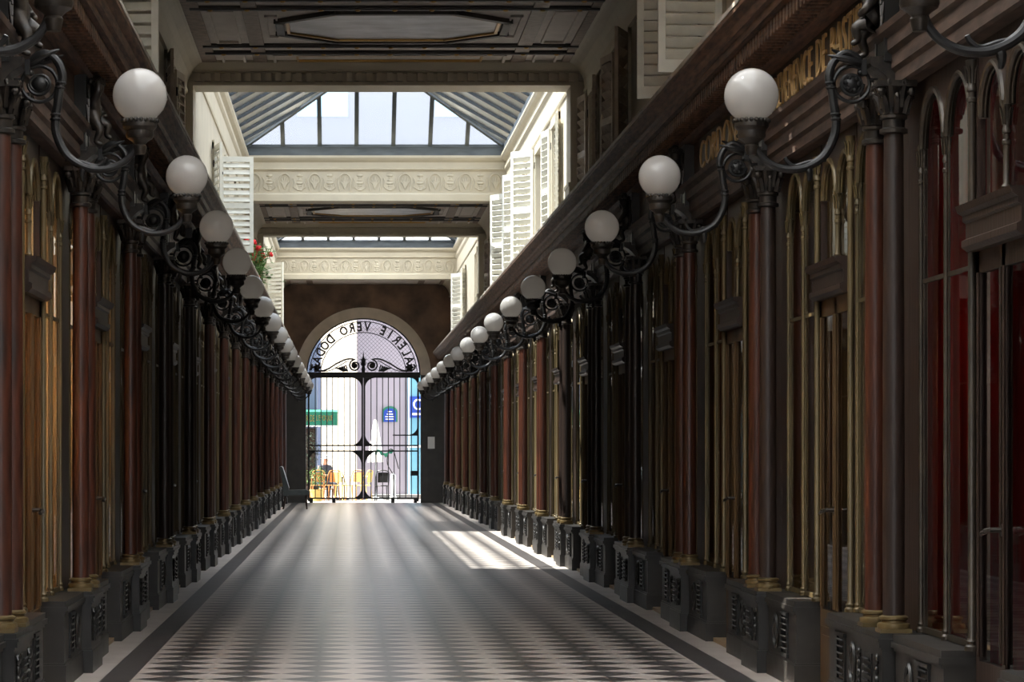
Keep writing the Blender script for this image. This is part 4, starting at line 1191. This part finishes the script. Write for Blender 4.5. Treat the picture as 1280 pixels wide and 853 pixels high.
vs = [(-.30 + .55 * i / n, .03 * math.sin(i * 1.3) + dy, 1.48 + .06 * math.sin(i * .7) - (.10 + .04 * math.sin(i * 1.9)) * k) for k in (0, 1) for dy in (0, .015) for i in range(n + 1)]
N = n + 1; fs = []
for i in range(n): fs += [(i, i + 1, 2 * N + i + 1, 2 * N + i), (N + i, 3 * N + i, 3 * N + i + 1, N + i + 1), (i, N + i, N + i + 1, i + 1), (2 * N + i, 2 * N + i + 1, 3 * N + i + 1, 3 * N + i)]
m.add(vs, fs, True).build('green_cloth', 'awning', gp)
MB().tube([(-.30, 0, 0), (-.28, 0, 1.5), (.14, 0, 1.5)], .014, 6).build('upright', 'iron', gp)

# seated guest with white hat, seen through the gate at left
def make_person():
    t = thing('person', 'person in white hat and dark jacket sitting behind the left gate leaf', 'person', (-1.18, 86.0, 0), .5)
    V = [(0, 0, .52), (0, .02, .75), (0, .03, .98), (0, .02, 1.08), (0, -.01, 1.20), (0, -.01, 1.27),
         (.17, .02, 1.00), (.22, -.03, .76), (.12, -.25, .74), (.08, -.33, .75), (-.17, .02, 1.00), (-.22, -.03, .76), (-.12, -.25, .74), (-.08, -.33, .75),
         (.10, -.02, .50), (.12, -.42, .50), (.12, -.42, .08), (.12, -.54, .04), (-.10, -.02, .50), (-.12, -.42, .50), (-.12, -.42, .08), (-.12, -.54, .04)]
    E = [(0, 1), (1, 2), (2, 3), (3, 4), (4, 5), (2, 6), (6, 7), (7, 8), (8, 9), (2, 10), (10, 11), (11, 12), (12, 13), (0, 14), (14, 15), (15, 16), (16, 17), (0, 18), (18, 19), (19, 20), (20, 21)]
    R = [.14, .14, .13, .05, .085, .06, .06, .05, .035, .03, .06, .05, .035, .03, .085, .065, .045, .035, .085, .065, .045, .035]
    me = skin_mesh('person_body', V, E, R, 2); me.materials.append(M['skin']); link('body', me, t)
    me = skin_mesh('person_jacket', V[:4] + [(.17, .02, 1.0), (.22, -.03, .76), (.14, -.21, .745), (-.17, .02, 1.0), (-.22, -.03, .76), (-.14, -.21, .745)],
                   [(0, 1), (1, 2), (2, 3), (2, 4), (4, 5), (5, 6), (2, 7), (7, 8), (8, 9)], [.155, .158, .148, .066, .073, .062, .05, .073, .062, .05], 2)
    me.materials.append(M['dark_cloth']); link('jacket', me, t)
    me = skin_mesh('person_trousers', [(0, 0, .50)] + V[14:17] + V[18:21], [(0, 1), (1, 2), (2, 3), (0, 4), (4, 5), (5, 6)], [.15, .098, .078, .06, .098, .078, .06], 2)
    me.materials.append(M['dark_cloth']); link('trousers', me, t)
    h = MB(); h.lathe([(.17, 1.255), (.175, 1.265), (.105, 1.275), (.10, 1.34), (.07, 1.375), (.01, 1.385)], (0, -.01, 0), 18); h.build('hat', 'white', t)
    f = MB(); f.ball((0, -.098, 1.195), .014, 6, 5); f.ball((.03, -.088, 1.22), .010, 6, 5); f.ball((-.03, -.088, 1.22), .010, 6, 5); f.build('face', 'skin', t)
make_person()
sg_ = thing('stool', 'wooden stool under the seated person in the hat', 'stool', (-1.18, 86.0, 0), .5)
MB().box(-.19, .19, -.19, .19, .30, .34).build('seat', 'rattan', sg_)
for sx in (-.16, .16):
    for sy in (-.16, .16): MB().box(sx - .02, sx + .02, sy - .02, sy + .02, 0, .30).build('leg', 'rattan', sg_)

# ------------------------------------------------------------------ back end behind the camera: the other doorway
BY = -6.0
m = MB(); m.box(-3.8, -1.65, BY - .3, BY, 0, 7); m.box(1.65, 3.8, BY - .3, BY, 0, 7); m.box(-1.65, 1.65, BY - .3, BY, 4.6, 7)
m.build('wall_back', 'mural', kind='structure')
MB().box(-20, 20, -30, BY - .3, -.25, -.02).build('street_rear', 'street', kind='structure')

# ------------------------------------------------------------------ light
w = bpy.data.worlds.new('World'); SC.world = w; w.use_nodes = True
nt = w.node_tree; bg = nt.nodes['Background']
tc = nt.nodes.new('ShaderNodeTexCoord'); sp_ = nt.nodes.new('ShaderNodeSeparateXYZ'); rp = nt.nodes.new('ShaderNodeValToRGB')
nt.links.new(tc.outputs['Generated'], sp_.inputs[0]); nt.links.new(sp_.outputs[2], rp.inputs[0]); nt.links.new(rp.outputs[0], bg.inputs[0])
rp.color_ramp.elements[0].color = (.95, .96, 1.0, 1); rp.color_ramp.elements[1].color = (.88, .93, 1.0, 1)
bg.inputs[1].default_value = 3.2
sd = bpy.data.lights.new('sun', 'SUN'); sd.energy = 18.0; sd.angle = math.radians(.6); sd.color = (1, .95, .87)
so = bpy.data.objects.new('sun', sd); COL.objects.link(so)
so.rotation_euler = Vector((1, -.06, -2.08)).to_track_quat('-Z', 'Y').to_euler()
def bulb(x, y, z, e, col=(1, .87, .70), r=.06):
    d = bpy.data.lights.new('shop_backlight', 'POINT'); d.energy = e; d.color = col; d.shadow_soft_size = r
    o = bpy.data.objects.new('shop_backlight', d); COL.objects.link(o); o.location = (x, y, z)
for n, e in ((1, 70), (2, 34), (3, 12)):
    for dy in (-1.3, 0, 1.3): bulb(-3.2, Y0 + (n - .5) * BAY + dy, 1.95, e)
for dy in (-1.2, 1.2): bulb(3.15, Y0 - .5 * BAY + dy, 1.9, 34, (1, .9, .85))  # added lights, no lamp visible: brighten the red drapes from behind
for n in (1, 2, 3):
    for dy in (-1.3, 0, 1.3): bulb(3.2, Y0 + (n - .5) * BAY + dy, 1.95, 16)  # unseen lights added behind the ochre curtains to lift their brightness

# ------------------------------------------------------------------ camera, colour
cd = bpy.data.cameras.new('camera'); cd.sensor_width = 36; cd.lens = 36 * F / 1280
cd.shift_x = (640 - 434) / 1280; cd.shift_y = (565 - 426.5) / 1280
cd.clip_end = 500
co = bpy.data.objects.new('camera', cd); COL.objects.link(co)
co.location = (CAMX, 0, CAMZ); co.rotation_euler = (PI / 2, 0, 0)
SC.camera = co
vs_ = SC.view_settings
vs_.view_transform = 'Standard'; vs_.look = 'None'; vs_.gamma = 1; vs_.exposure = .55; vs_.use_curve_mapping = False
SC.cycles.use_denoising = True
SC.cycles.max_bounces = 10; SC.cycles.diffuse_bounces = 5; SC.cycles.glossy_bounces = 5; SC.cycles.transparent_max_bounces = 16
SC.cycles.sample_clamp_indirect = 6
